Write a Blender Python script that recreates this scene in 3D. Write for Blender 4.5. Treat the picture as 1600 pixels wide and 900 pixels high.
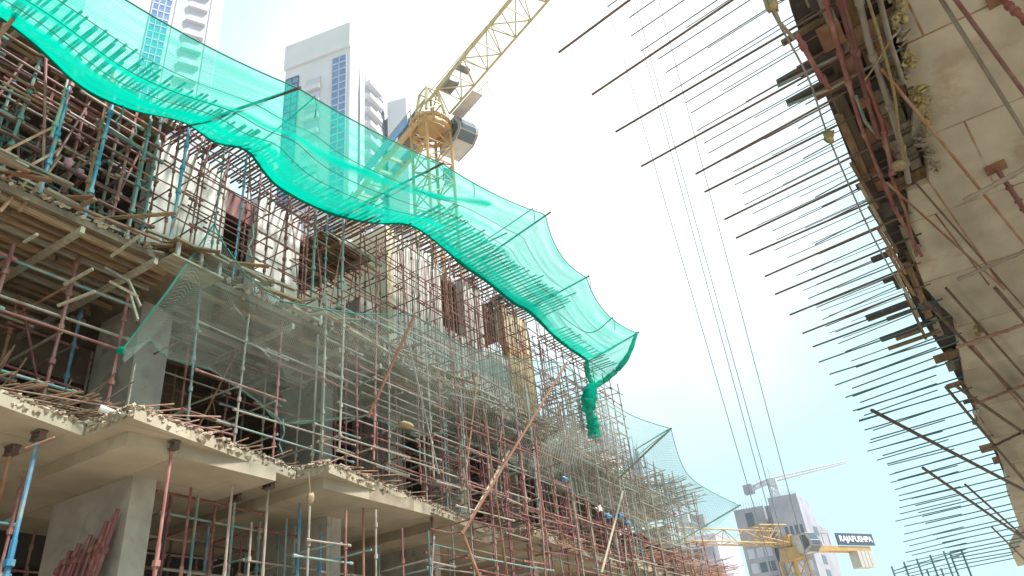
import bpy, bmesh, math, random
from mathutils import Vector, Matrix, noise
random.seed(7)
sc = bpy.context.scene
for o in list(bpy.data.objects): bpy.data.objects.remove(o)
COL = sc.collection
V = Vector
# ------------------------------------------------------------------ camera
F = 1155.0; PX, PY = 800.0, 450.0
def cdir(x, y): return V((x-PX, -(y-PY), -F)).normalized()
UPC = cdir(570, -1500)
RX = 1600.0
RY = PY + (UPC.x*(RX-PX) - UPC.z*F)/UPC.y
YC = cdir(RX, RY); XC = YC.cross(UPC)
M3 = Matrix((XC, YC, UPC))            # camera -> world
cam_d = bpy.data.cameras.new('camera'); cam = bpy.data.objects.new('camera', cam_d); COL.objects.link(cam)
cam_d.sensor_width = 36; cam_d.lens = F/1600*36; cam_d.clip_end = 5000; cam_d.clip_start = .05
cam.matrix_world = M3.to_4x4(); sc.camera = cam
def ray(x, y): return M3 @ cdir(x, y)
def onx(x, y, X): r = ray(x, y); return r*(X/r.x)
def ony(x, y, Y): r = ray(x, y); return r*(Y/r.y)
def onz(x, y, Z): r = ray(x, y); return r*(Z/r.z)
GZ = -1.7
# ------------------------------------------------------------------ light
SUN_EL, SUN_AZ = math.radians(58), math.radians(75)     # azimuth from +Y towards +X
w = bpy.data.worlds.new('World'); sc.world = w; w.use_nodes = True
nt = w.node_tree; N = nt.nodes; L = nt.links
for n in list(N): N.remove(n)
out = N.new('ShaderNodeOutputWorld'); bg = N.new('ShaderNodeBackground'); sky = N.new('ShaderNodeTexSky')
sky.sky_type = 'NISHITA'; sky.sun_disc = False; sky.sun_elevation = SUN_EL; sky.sun_rotation = SUN_AZ
sky.air_density = 1.0; sky.dust_density = 2.0; sky.ozone_density = 1.0
tc = N.new('ShaderNodeTexCoord'); mp = N.new('ShaderNodeMapping'); mp.inputs['Scale'].default_value = (1.1, 1.1, 2.0)
nz = N.new('ShaderNodeTexNoise'); nz.inputs['Scale'].default_value = 1.5; nz.inputs['Detail'].default_value = 5
cr = N.new('ShaderNodeValToRGB'); cr.color_ramp.elements[0].position = .36; cr.color_ramp.elements[1].position = .60
cr.color_ramp.elements[0].color = (.9,)*3+(1,); cr.color_ramp.elements[1].color = (1,)*3+(1,)
mx = N.new('ShaderNodeMixRGB')   # thin bright cloud: blue-white haze, whiter and brighter round one fixed direction
gdot = N.new('ShaderNodeVectorMath'); gdot.operation = 'DOT_PRODUCT'; gdot.inputs[1].default_value = tuple(ray(860, 150)); L.new(tc.outputs['Generated'], gdot.inputs[0])
wob = N.new('ShaderNodeMath'); wob.operation = 'MULTIPLY_ADD'; wob.inputs[1].default_value = .16; L.new(nz.outputs[0], wob.inputs[0]); L.new(gdot.outputs['Value'], wob.inputs[2])
gr = N.new('ShaderNodeMapRange'); gr.interpolation_type = 'SMOOTHSTEP'; gr.inputs[1].default_value = .955; gr.inputs[2].default_value = 1.11; L.new(wob.outputs[0], gr.inputs[0])
gm = N.new('ShaderNodeMixRGB'); gm.inputs['Color1'].default_value = (2.75, 4.1, 4.4, 1); gm.inputs['Color2'].default_value = (5.6, 5.7, 5.7, 1); L.new(gr.outputs[0], gm.inputs['Fac']); L.new(gm.outputs[0], mx.inputs['Color2'])
L.new(tc.outputs['Generated'], mp.inputs[0]); L.new(mp.outputs[0], nz.inputs[0]); L.new(nz.outputs[0], cr.inputs[0])
L.new(cr.outputs[0], mx.inputs['Fac']); L.new(sky.outputs[0], mx.inputs['Color1'])
L.new(mx.outputs[0], bg.inputs[0]); bg.inputs[1].default_value = .10; L.new(bg.outputs[0], out.inputs[0])
sd = bpy.data.lights.new('sun', 'SUN'); sun = bpy.data.objects.new('sun', sd); COL.objects.link(sun)
sd.energy = 4.0; sd.angle = math.radians(10); sd.color = (1, .97, .92)
sv = V((math.cos(SUN_EL)*math.sin(SUN_AZ), math.cos(SUN_EL)*math.cos(SUN_AZ), math.sin(SUN_EL)))
sun.rotation_euler = sv.to_track_quat('Z', 'Y').to_euler()
sc.view_settings.view_transform = 'Standard'; sc.view_settings.look = 'None'
sc.view_settings.exposure = 1.35; sc.view_settings.gamma = 1
sc.render.engine = 'CYCLES'
sc.cycles.transparent_max_bounces = 20; sc.cycles.max_bounces = 7; sc.cycles.diffuse_bounces = 4
sc.cycles.use_denoising = True
# ------------------------------------------------------------------ materials
def mat(name, col, rough=.8, col2=None, scale=6.0, metal=0.0, vary=0.0, bump=.0, blotch=None, mapping=None, detail=6, lo=.35, hi=.65):
    m = bpy.data.materials.new(name); m.use_nodes = True
    n = m.node_tree.nodes; l = m.node_tree.links; b = n['Principled BSDF']
    b.inputs['Roughness'].default_value = rough; b.inputs['Metallic'].default_value = metal
    tc = n.new('ShaderNodeTexCoord'); t = n.new('ShaderNodeTexNoise'); t.inputs['Scale'].default_value = scale; t.inputs['Detail'].default_value = detail
    mp = n.new('ShaderNodeMapping'); l.new(tc.outputs['Object'], mp.inputs[0]); l.new(mp.outputs[0], t.inputs[0])
    if mapping: mp.inputs['Scale'].default_value = mapping
    oi = n.new('ShaderNodeObjectInfo')
    ad = n.new('ShaderNodeVectorMath'); ad.operation = 'ADD'
    mu = n.new('ShaderNodeMath'); mu.operation = 'MULTIPLY'; mu.inputs[1].default_value = 17 if vary else 0
    l.new(oi.outputs['Random'], mu.inputs[0]); l.new(mp.outputs[0], ad.inputs[0]); l.new(mu.outputs[0], ad.inputs[1]); l.new(ad.outputs[0], t.inputs[0])
    r = n.new('ShaderNodeValToRGB'); r.color_ramp.elements[0].position = lo; r.color_ramp.elements[1].position = hi
    r.color_ramp.elements[0].color = (*col, 1); r.color_ramp.elements[1].color = (*(col2 or [c*.75 for c in col]), 1)
    l.new(t.outputs[0], r.inputs[0]); cur = r.outputs[0]
    if blotch:                                     # (colour, scale, threshold) stains with shape of their own
        t2 = n.new('ShaderNodeTexNoise'); t2.inputs['Scale'].default_value = blotch[1]; t2.inputs['Detail'].default_value = 8; t2.inputs['Roughness'].default_value = .65
        l.new(ad.outputs[0], t2.inputs[0])
        r2 = n.new('ShaderNodeValToRGB'); r2.color_ramp.elements[0].position = blotch[2]; r2.color_ramp.elements[1].position = blotch[2]+.12
        mixn = n.new('ShaderNodeMixRGB'); mixn.inputs['Color2'].default_value = (*blotch[0], 1)
        l.new(t2.outputs[0], r2.inputs[0]); l.new(r2.outputs[0], mixn.inputs['Fac']); l.new(cur, mixn.inputs['Color1']); cur = mixn.outputs[0]
    if vary:
        hs = n.new('ShaderNodeHueSaturation'); mr = n.new('ShaderNodeMapRange')
        mr.inputs[3].default_value = 1-vary; mr.inputs[4].default_value = 1+vary
        l.new(oi.outputs['Random'], mr.inputs[0]); l.new(mr.outputs[0], hs.inputs['Value']); l.new(cur, hs.inputs['Color']); cur = hs.outputs[0]
    l.new(cur, b.inputs['Base Color'])
    if bump:
        bp = n.new('ShaderNodeBump'); bp.inputs['Strength'].default_value = bump; bp.inputs['Distance'].default_value = .03
        t3 = n.new('ShaderNodeTexNoise'); t3.inputs['Scale'].default_value = scale*4; t3.inputs['Detail'].default_value = 6; l.new(ad.outputs[0], t3.inputs[0])
        l.new(t3.outputs[0], bp.inputs['Height']); l.new(bp.outputs[0], b.inputs['Normal'])
    m['cur'] = 1
    return m
def add_joints(m, sx, sy, colr, width=.02, rot=0.0, uv=False, strength=1.0):
    """formwork joint lines on a concrete face: brick texture mortar, rust or dark"""
    n = m.node_tree.nodes; l = m.node_tree.links; b = n['Principled BSDF']
    src = b.inputs['Base Color'].links[0].from_socket
    tc = n.new('ShaderNodeTexCoord'); mp = n.new('ShaderNodeMapping'); l.new(tc.outputs['UV' if uv else 'Object'], mp.inputs[0]); mp.inputs['Rotation'].default_value = (0, 0, rot)
    br = n.new('ShaderNodeTexBrick'); br.inputs['Scale'].default_value = 1; br.inputs['Brick Width'].default_value = sx; br.inputs['Row Height'].default_value = sy
    br.inputs['Mortar Size'].default_value = width; br.inputs['Mortar Smooth'].default_value = .6
    br.inputs['Color1'].default_value = (0,)*3+(1,); br.inputs['Color2'].default_value = (.12,)*3+(1,); br.inputs['Mortar'].default_value = (1,)*3+(1,)
    l.new(mp.outputs[0], br.inputs[0])
    nz = n.new('ShaderNodeTexNoise'); nz.inputs['Scale'].default_value = 3; nz.inputs['Detail'].default_value = 5; l.new(tc.outputs['Object'], nz.inputs[0])
    rp = n.new('ShaderNodeValToRGB'); rp.color_ramp.elements[0].position = .38; rp.color_ramp.elements[1].position = .6; l.new(nz.outputs[0], rp.inputs[0])
    mu = n.new('ShaderNodeMath'); mu.operation = 'MULTIPLY'; l.new(br.outputs['Fac'], mu.inputs[0]); l.new(rp.outputs[0], mu.inputs[1])
    mu2 = n.new('ShaderNodeMath'); mu2.operation = 'MULTIPLY'; mu2.inputs[1].default_value = strength; l.new(mu.outputs[0], mu2.inputs[0])
    mi = n.new('ShaderNodeMixRGB'); mi.inputs['Color2'].default_value = (*colr, 1); l.new(mu2.outputs[0], mi.inputs['Fac']); l.new(src, mi.inputs['Color1'])
    pn = n.new('ShaderNodeMixRGB'); pn.blend_type = 'MULTIPLY'; pn.inputs['Fac'].default_value = 1   # each board cast slightly differently
    mr = n.new('ShaderNodeMapRange'); mr.inputs[1].default_value = 0; mr.inputs[2].default_value = .12; mr.inputs[3].default_value = 1.0; mr.inputs[4].default_value = .86
    l.new(br.outputs['Color'], mr.inputs[0]); cl = n.new('ShaderNodeClamp'); l.new(mr.outputs[0], cl.inputs[0]); cl.inputs[1].default_value = .86
    l.new(mi.outputs[0], pn.inputs['Color1']); l.new(cl.outputs[0], pn.inputs['Color2'])
    l.new(pn.outputs[0], b.inputs['Base Color'])
MT = {}
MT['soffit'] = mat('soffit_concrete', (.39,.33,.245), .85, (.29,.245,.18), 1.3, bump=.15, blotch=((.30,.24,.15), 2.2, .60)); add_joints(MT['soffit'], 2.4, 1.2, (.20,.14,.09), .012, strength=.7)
MT['ramp'] = mat('ramp_soffit_concrete', (.56,.49,.40), .85, (.43,.37,.30), 2.6, bump=.4, blotch=((.36,.27,.18), 1.1, .56), detail=12); add_joints(MT['ramp'], 2.6, 1.05, (.30,.13,.05), .012, uv=True, strength=.95)
MT['column'] = mat('column_concrete', (.42,.39,.34), .85, (.30,.28,.25), 2.4, bump=.3, blotch=((.20,.18,.15), 2.2, .58)); add_joints(MT['column'], 20, 1.1, (.2,.18,.15), .015, strength=.5)
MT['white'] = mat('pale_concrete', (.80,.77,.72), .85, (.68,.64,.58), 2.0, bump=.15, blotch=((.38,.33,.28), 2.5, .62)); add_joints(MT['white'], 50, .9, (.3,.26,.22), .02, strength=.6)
MT['rib'] = mat('ribbed_concrete', (.74,.71,.67), .85, (.56,.53,.50), 3.0, mapping=(1, 7, .25), lo=.42, hi=.60)
MT['cream'] = mat('cream_concrete', (.66,.54,.38), .85, (.52,.42,.29), 1.8, bump=.2, blotch=((.36,.28,.2), 2.6, .6))
MT['tan'] = mat('tan_concrete', (.46,.40,.31), .85, (.36,.31,.24), 1.6, bump=.2, blotch=((.27,.22,.17), 2.6, .58))
MT['yellow_wall'] = mat('yellow_formwork_ply', (.62,.42,.20), .7, (.48,.32,.15), 2.5)
MT['dark'] = mat('shade_dark_concrete', (.035,.031,.028), .9, (.022,.02,.018), 1.5)  # near-black tone imitates the shade inside the bays
MT['rubble'] = mat('rubble_edge', (.46,.38,.29), .95, (.22,.16,.11), 9, bump=.6, lo=.42, hi=.58)
MT['purple'] = mat('maroon_pipe', (.20,.065,.065), .6, (.32,.18,.14), 5, vary=.35, lo=.45, hi=.75)
MT['teal'] = mat('teal_pipe', (.10,.22,.22), .6, (.28,.25,.20), 5, vary=.3, lo=.40, hi=.66)
MT['blue'] = mat('blue_pipe', (.03,.20,.36), .55, (.22,.27,.28), 6, vary=.25, lo=.42, hi=.66)
MT['grey'] = mat('grey_pipe', (.30,.26,.22), .6, (.20,.13,.10), 5, vary=.25, lo=.45, hi=.75)
MT['rust'] = mat('rust_pipe', (.24,.10,.05), .75, (.34,.22,.15), 5, vary=.3, lo=.4, hi=.7)
MT['rustdark'] = mat('dark_rust_pole', (.17,.065,.035), .75, (.24,.11,.06), 5)
MT['darkpole'] = mat('dark_pole', (.075,.05,.04), .7, (.12,.08,.06), 5)
MT['rebar'] = mat('rebar_steel', (.10,.062,.045), .75, (.16,.10,.07), 8, vary=.3)
MT['rebar_lit'] = mat('lit_rusty_rebar', (.24,.12,.08), .8, (.32,.20,.14), 8, vary=.35)  # rust colour, lightened to imitate bars catching the light
MT['rebar_teal'] = mat('sky_tinted_rebar', (.045,.13,.145), .5, (.06,.12,.13), 8, vary=.3)  # teal cast of the skylight put into the bar colour
MT['rebar_blue'] = mat('blue_starter_bars', (.13,.17,.28), .7, (.2,.2,.26), 8, vary=.3)
MT['timber'] = mat('timber', (.28,.18,.10), .8, (.17,.10,.055), 3, mapping=(9, 1, 9), vary=.35, bump=.2)
MT['oldtimber'] = mat('weathered_timber', (.36,.31,.24), .85, (.22,.18,.13), 3, mapping=(9, 1, 9), vary=.3)
MT['ply'] = mat('brown_plywood', (.16,.115,.075), .75, (.10,.07,.045), 2.2, vary=.3, blotch=((.30,.26,.2), 5, .62))
MT['plydark'] = mat('dark_plywood', (.06,.045,.045), .65, (.10,.075,.065), 3, vary=.3, blotch=((.22,.18,.14), 7, .60))
MT['redpanel'] = mat('maroon_steel_panel', (.15,.045,.045), .6, (.24,.10,.08), 3, vary=.2)
MT['foam'] = mat('hardened_foam', (.46,.37,.17), .9, (.28,.22,.11), 14, bump=.8)
MT['foampale'] = mat('pale_mortar_drips', (.38,.33,.26), .95, (.24,.2,.15), 14, bump=.8)
MT['jute'] = mat('jute_rope', (.32,.25,.13), .95, (.22,.17,.09), 30)
MT['ropegreen'] = mat('dark_green_rope', (.02,.16,.12), .8)
MT['ropegrey'] = mat('grey_cable', (.28,.27,.25), .8)
MT['cable'] = mat('steel_cable', (.16,.17,.20), .6)
MT['crane'] = mat('crane_yellow_paint', (.40,.25,.10), .5, (.32,.20,.08), 2, blotch=((.28,.16,.07), 4, .63))
MT['cranepale'] = mat('pale_yellow_paint', (.38,.32,.16), .5, (.30,.25,.13), 2, blotch=((.28,.2,.1), 3, .62))
MT['cranegrey'] = mat('machinery_grey', (.20,.19,.19), .5, (.12,.11,.12), 3)
MT['cabgrey'] = mat('cab_panel_grey', (.40,.38,.36), .5, (.34,.32,.31), 3)
MT['glassdark'] = mat('dark_window_glass', (.07,.09,.12), .08)
MT['glassblue'] = mat('blue_curtain_glass', (.07,.15,.33), .3, (.12,.22,.42), 1.2)
MT['towerwhite'] = mat('tower_white_render', (.50,.51,.55), .8, (.44,.45,.49), .15)
MT['towermauve'] = mat('tower_mauve_render', (.40,.40,.50), .8, (.36,.36,.45), .2)
MT['towergrey'] = mat('tower_bare_concrete', (.29,.29,.34), .9, (.21,.21,.25), .25, blotch=((.22,.22,.26), .3, .6))
MT['whitepaint'] = mat('white_paint', (.78,.78,.78), .5)
MT['signblue'] = mat('sign_dark_blue', (.05,.07,.13), .5)
MT['bagblue'] = mat('blue_plastic', (.06,.17,.34), .5, (.14,.26,.42), 8)
MT['pink'] = mat('pink_cloth', (.60,.28,.36), .9)
MT['skin'] = mat('skin', (.28,.15,.09), .6)
MT['helmet'] = mat('pale_yellow_helmet', (.62,.56,.30), .4)
MT['shirtred'] = mat('dark_red_cloth', (.14,.04,.05), .9)
MT['shirtblue'] = mat('grey_blue_cloth', (.14,.18,.24), .9)
MT['trousers'] = mat('dark_cloth', (.05,.05,.06), .9)
MT['ground'] = mat('dusty_ground', (.52,.45,.36), .95, (.40,.34,.27), .6, bump=.3)

def net_mat(name, col, cell, alo, ahi, wire, tint=(1,1,1), diag=False, streak=(.5, 9), fine=.35, tl=.5):
    m = bpy.data.materials.new(name); m.use_nodes = True
    n = m.node_tree.nodes; l = m.node_tree.links; n.remove(n['Principled BSDF']); out = n['Material Output']
    tr = n.new('ShaderNodeBsdfTransparent'); tr.inputs[0].default_value = (*tint, 1)
    df = n.new('ShaderNodeBsdfDiffuse'); tls = n.new('ShaderNodeBsdfTranslucent')
    df.inputs[0].default_value = (*col, 1); tls.inputs[0].default_value = (*[min(1, c*1.25) for c in col], 1)
    mm = n.new('ShaderNodeMixShader'); mm.inputs[0].default_value = tl; l.new(df.outputs[0], mm.inputs[1]); l.new(tls.outputs[0], mm.inputs[2])
    uv = n.new('ShaderNodeTexCoord'); mp = n.new('ShaderNodeMapping'); l.new(uv.outputs['UV'], mp.inputs[0])
    if diag: mp.inputs['Rotation'].default_value = (0, 0, math.radians(diag))
    sp = n.new('ShaderNodeSeparateXYZ'); l.new(mp.outputs[0], sp.inputs[0])
    def line(sock):
        a = n.new('ShaderNodeMath'); a.operation = 'DIVIDE'; a.inputs[1].default_value = cell; l.new(sock, a.inputs[0])
        f = n.new('ShaderNodeMath'); f.operation = 'FRACT'; l.new(a.outputs[0], f.inputs[0])
        c = n.new('ShaderNodeMath'); c.operation = 'LESS_THAN'; c.inputs[1].default_value = wire; l.new(f.outputs[0], c.inputs[0])
        return c.outputs[0]
    mxm = n.new('ShaderNodeMath'); mxm.operation = 'MAXIMUM'; l.new(line(sp.outputs[0]), mxm.inputs[0]); l.new(line(sp.outputs[1]), mxm.inputs[1])
    mp2 = n.new('ShaderNodeMapping'); mp2.inputs['Scale'].default_value = (streak[0], streak[1], 1); l.new(uv.outputs['UV'], mp2.inputs[0])
    nz = n.new('ShaderNodeTexNoise'); nz.inputs['Scale'].default_value = 1; nz.inputs['Detail'].default_value = 4; l.new(mp2.outputs[0], nz.inputs[0])
    mr = n.new('ShaderNodeMapRange'); mr.inputs[1].default_value = .32; mr.inputs[2].default_value = .68; mr.inputs[3].default_value = alo; mr.inputs[4].default_value = ahi
    l.new(nz.outputs[0], mr.inputs[0])
    s1 = n.new('ShaderNodeMath'); s1.operation = 'MULTIPLY'; s1.inputs[1].default_value = fine; l.new(mxm.outputs[0], s1.inputs[0])
    s2 = n.new('ShaderNodeMath'); s2.operation = 'ADD'; s2.use_clamp = True; l.new(s1.outputs[0], s2.inputs[0]); l.new(mr.outputs[0], s2.inputs[1])
    at = n.new('ShaderNodeAttribute'); at.attribute_name = 'dense'
    s3 = n.new('ShaderNodeMath'); s3.operation = 'ADD'; s3.use_clamp = True; l.new(s2.outputs[0], s3.inputs[0]); l.new(at.outputs['Fac'], s3.inputs[1])
    ms = n.new('ShaderNodeMixShader'); l.new(s3.outputs[0], ms.inputs[0]); l.new(tr.outputs[0], ms.inputs[1]); l.new(mm.outputs[0], ms.inputs[2]); l.new(ms.outputs[0], out.inputs[0])
    return m
MT['greennet'] = net_mat('green_shade_net', (.0,.35,.25), .04, .24, .66, .25, (.72,1,.95), streak=(.35, 5.5), fine=.14)
MT['greenfold'] = net_mat('bunched_green_net', (.0,.27,.18), .05, .55, .95, .2, (.7,1,.93), streak=(6, 1.5), fine=.1)
MT['greynet'] = net_mat('grey_green_knotted_net', (.34,.36,.31), .045, .02, .10, .20, (.90,.98,1), diag=38, streak=(.8, 1.5), fine=.42, tl=.4)
MT['greybunch'] = net_mat('bunched_teal_net', (.15,.22,.18), .03, .15, .6, .3, (.9,1,1), streak=(6, 2), fine=.1)
# ------------------------------------------------------------------ mesh helpers
class MB:
    def __init__(s): s.v = []; s.f = []; s.mi = []; s.mats = []
    def m(s, name):
        if name not in s.mats: s.mats.append(name)
        return s.mats.index(name)
    def add(s, vs, fs, mi=0):
        k = len(s.v); s.v += [tuple(v) for v in vs]; s.f += [tuple(i+k for i in f) for f in fs]; s.mi += [mi]*len(fs)
    def box(s, a, b, mi=0):
        x0,y0,z0 = a; x1,y1,z1 = b
        s.add([(x0,y0,z0),(x1,y0,z0),(x1,y1,z0),(x0,y1,z0),(x0,y0,z1),(x1,y0,z1),(x1,y1,z1),(x0,y1,z1)],
              [(0,3,2,1),(4,5,6,7),(0,1,5,4),(1,2,6,5),(2,3,7,6),(3,0,4,7)], mi)
    def obox(s, c, ax, ay, az, mi=0):            # centre and three half-axis vectors
        c = V(c); P = [c+sx*V(ax)+sy*V(ay)+sz*V(az) for sz in (-1,1) for sx, sy in ((-1,-1),(1,-1),(1,1),(-1,1))]
        s.add(P, [(0,3,2,1),(4,5,6,7),(0,1,5,4),(1,2,6,5),(2,3,7,6),(3,0,4,7)], mi)
    def tube(s, p, q, r, n=6, mi=0, r2=None, caps=True):
        p = V(p); q = V(q); d = (q-p)
        if d.length < 1e-5: return
        d.normalize(); a = d.orthogonal().normalized(); b = d.cross(a); r2 = r if r2 is None else r2
        vs = [p+(a*math.cos(t)+b*math.sin(t))*r for t in [2*math.pi*i/n for i in range(n)]] + [q+(a*math.cos(t)+b*math.sin(t))*r2 for t in [2*math.pi*i/n for i in range(n)]]
        fs = [(i,(i+1)%n,n+(i+1)%n,n+i) for i in range(n)]
        if caps: fs += [tuple(range(n))[::-1], tuple(range(n,2*n))]
        s.add(vs, fs, mi)
    def path(s, pts, r, n=5, mi=0):
        for a, b in zip(pts, pts[1:]): s.tube(a, b, r, n, mi)
    def prism(s, poly, z0, z1, mi=0):
        n = len(poly); vs = [(x,y,z0) for x,y in poly]+[(x,y,z1) for x,y in poly]
        s.add(vs, [tuple(range(n))[::-1], tuple(range(n,2*n))]+[(i,(i+1)%n,n+(i+1)%n,n+i) for i in range(n)], mi)
    def mesh(s, name):
        me = bpy.data.meshes.new(name); me.from_pydata(s.v, [], s.f)
        me.polygons.foreach_set('material_index', s.mi)
        bm = bmesh.new(); bm.from_mesh(me); bmesh.ops.recalc_face_normals(bm, faces=bm.faces); bm.to_mesh(me); bm.free()
        return me
    def build(s, name, mats, parent=None, label=None, kind=None):
        me = s.mesh(name)
        for q in (mats if isinstance(mats, (list, tuple)) else [mats]): me.materials.append(MT[q] if isinstance(q, str) else q)
        return link(name, me, parent, label=label, kind=kind)
def link(name, me, parent=None, loc=None, label=None, kind=None):
    o = bpy.data.objects.new(name, me); COL.objects.link(o)
    if loc is not None: o.location = loc
    if parent:
        o.parent = parent
        if loc is None: o.matrix_parent_inverse = WM(parent).inverted()
    if label: o['label'] = label
    if kind: o['kind'] = kind
    return o
def WM(o):
    m = Matrix.LocRotScale(o.location, o.rotation_euler if o.rotation_mode != 'QUATERNION' else o.rotation_quaternion, o.scale)
    return (WM(o.parent) @ o.matrix_parent_inverse @ m) if o.parent else m
def tag(o, label=None, cat=None, group=None, kind=None):
    if label: o['label'] = label
    if cat: o['category'] = cat
    if group: o['group'] = group
    if kind: o['kind'] = kind
    return o
def thing(name, label, cat, loc=(0,0,0), group=None):
    o = bpy.data.objects.new(name, None); COL.objects.link(o); o.location = loc; o.empty_display_size = .2
    return tag(o, label, cat, group)
def catmull(P, n):
    out = []; P = [V(p) for p in P]; k = len(P)
    for i in range(n+1):
        t = i/n*(k-1); j = min(int(t), k-2); u = t-j
        a, b, c, d = P[max(j-1,0)], P[j], P[j+1], P[min(j+2,k-1)]
        out.append(.5*((2*b)+(c-a)*u+(2*a-5*b+4*c-d)*u*u+(3*b-a-3*c+d)*u**3))
    return out
pipecache = {}
def pipe(parent, name, a, b, r, m, cups=0, n=7, label=None):
    """one pipe (a part or a thing); meshes are shared between pipes of like length"""
    a = V(a); b = V(b); d = b-a; Lr = max(.1, round(d.length*5)/5)
    key = (name, Lr, round(r,4), m, cups, n)
    if key not in pipecache:
        mb = MB(); mb.tube((0,0,0), (0,0,Lr), r, n)
        if cups == 1:                             # cup joints every half metre
            z = .25
            while z < Lr-.1: mb.tube((0,0,z-.035), (0,0,z+.035), r*1.75, 8); z += .5
        elif cups == 2:                           # couplers at both ends
            for z in (.03, Lr-.03): mb.tube((0,0,z-.035), (0,0,z+.035), r*1.5, 6)
        me = mb.mesh(name); me.materials.append(MT[m]); pipecache[key] = me
    o = bpy.data.objects.new(name, pipecache[key]); COL.objects.link(o)
    if parent: o.parent = parent; a = a - parent.location
    o.location = a; o.rotation_mode = 'QUATERNION'; o.rotation_quaternion = d.to_track_quat('Z', 'Y'); o.scale = (1, 1, d.length/Lr)
    if label: o['label'] = label
    return o
R = random.random
def U(a, b): return a+(b-a)*R()
def pick(ws):
    t = R()*sum(ws.values())
    for k, v in ws.items():
        t -= v
        if t <= 0: return k
    return k
# ------------------------------------------------------------------ ground
g = MB(); g.add([(-1500,-1500,GZ),(1500,-1500,GZ),(1500,1500,GZ),(-1500,1500,GZ)], [(0,1,2,3)])
tag(g.build('ground', 'ground'), kind='structure')
# ================================================================== LEFT BUILDING
LB = thing('unfinished_building', 'long unfinished concrete building behind the scaffolding with rebar sticking out of its slab edges', 'building', (-12, 10, GZ))
XB = -24
def slab(poly, z0, z1, m='soffit', name='floor_slab'):
    mb = MB(); mb.prism(poly, z0, z1); return mb.build(name, m, LB)
# level 1: sawtooth edge
E1 = [(-8.75,-3),(-8.80,3.8),(-9.10,5.00),(-8.2,5.06),(-8.9,8.66),(-8.9,8.42),(-8.2,8.38),(-9.2,15.2),(-8.5,15.3),(-9.3,22),(-8.8,22.1),(-9.4,30)]
E1 = [(-8.75,-3),(-8.80,3.8),(-9.10,5.00),(-8.2,5.06),(-8.78,8.30),(-8.2,8.42),(-9.2,15.2),(-8.5,15.3),(-9.3,22),(-8.8,22.1),(-9.4,30)]
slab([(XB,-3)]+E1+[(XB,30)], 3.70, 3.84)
def edge_pts(E, step):
    out = []
    for (x0,y0),(x1,y1) in zip(E, E[1:]):
        l = math.hypot(x1-x0, y1-y0); n = max(1, int(l/step))
        for i in range(n): t = (i+R()*.6)/n; out.append((x0+(x1-x0)*t, y0+(y1-y0)*t, (x1-x0)/l, (y1-y0)/l))
    return out
def rubble(E, z, n_step=.05, size=.04, name='broken_edge', hh=.10):
    mb = MB()
    for (x,y,dx,dy) in edge_pts(E, n_step):
        s = size*U(.5,1.6)
        a = U(0,3.14); c = V((x+U(-.10,.02), y, z+U(-.2,1)*hh*.6))
        u = V((math.cos(a), math.sin(a), U(-.4,.4))).normalized(); v = u.orthogonal().normalized(); w_ = u.cross(v)
        mb.obox(c, u*s*U(.7,1.8), v*s, w_*s*U(.3,.8))
    return mb.build(name, 'rubble', LB, kind='stuff')
rubble(E1[1:], 3.85, .016, .019, hh=.08)
rubble(E1[1:], 3.76, .05, .022, hh=.05)
# level 2 and 3 slabs
slab([(XB,-3),(-8.9,-3),(-8.75,5.3),(-8.65,9),(-8.6,15),(-9.0,22),(-9.7,29),(XB,29)], 6.42, 6.52, 'ply')
rubble([(-8.85,1),(-8.72,5.3),(-8.62,9),(-8.57,15),(-8.97,22),(-9.6,28)], 6.54, .05, .025)
slab([(XB,-3),(-9.3,-3),(-9.3,5.62),(-10.1,5.62),(-10.1,10.3),(XB,10.3)], 9.50, 9.62, 'ply')
slab([(XB,12.1),(-10.1,12.1),(-10.1,18.9),(XB,18.9)], 10.9, 11.02, 'ply')
rubble([(-9.3,1),(-9.3,5.6)], 9.62, .07, .035); rubble([(-10.1,12.1),(-10.1,18.9)], 11.02, .07, .03)
# drop panels + columns under level 1
def boxpart(a, b, name, m, label=None): mb = MB(); mb.box(a, b); return mb.build(name, m, LB, label)
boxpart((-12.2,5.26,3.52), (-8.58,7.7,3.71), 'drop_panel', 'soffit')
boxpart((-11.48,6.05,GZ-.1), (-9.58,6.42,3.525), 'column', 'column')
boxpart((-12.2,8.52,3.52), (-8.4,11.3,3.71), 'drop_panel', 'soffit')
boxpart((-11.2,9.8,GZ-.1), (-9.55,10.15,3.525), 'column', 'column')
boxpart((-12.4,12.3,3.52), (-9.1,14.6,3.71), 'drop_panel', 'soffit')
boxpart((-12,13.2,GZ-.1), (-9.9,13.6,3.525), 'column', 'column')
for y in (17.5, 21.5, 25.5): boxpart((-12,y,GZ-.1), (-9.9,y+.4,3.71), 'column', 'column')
boxpart((-14.2,-3,3.2), (-13.8,30,3.71), 'beam', 'dark')  # shade under the slab put into the beam colour
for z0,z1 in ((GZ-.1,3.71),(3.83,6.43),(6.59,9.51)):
    mb = MB(); mb.box((-15.6,-3,z0),(-15.4,29 if z1 < 6.5 else 18.9,z1)); mb.build('back_wall', 'dark', LB)  # dark colour stands for shade deep in the bays
    for k,y in enumerate((1.5,4.8,8.4,12.4,16.2)): boxpart((-15.2,y,z0), (-14.6,y+.7,z1+.01), 'column', 'column' if k%2 else 'dark')  # every other column darkened in colour as deep shade
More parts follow.
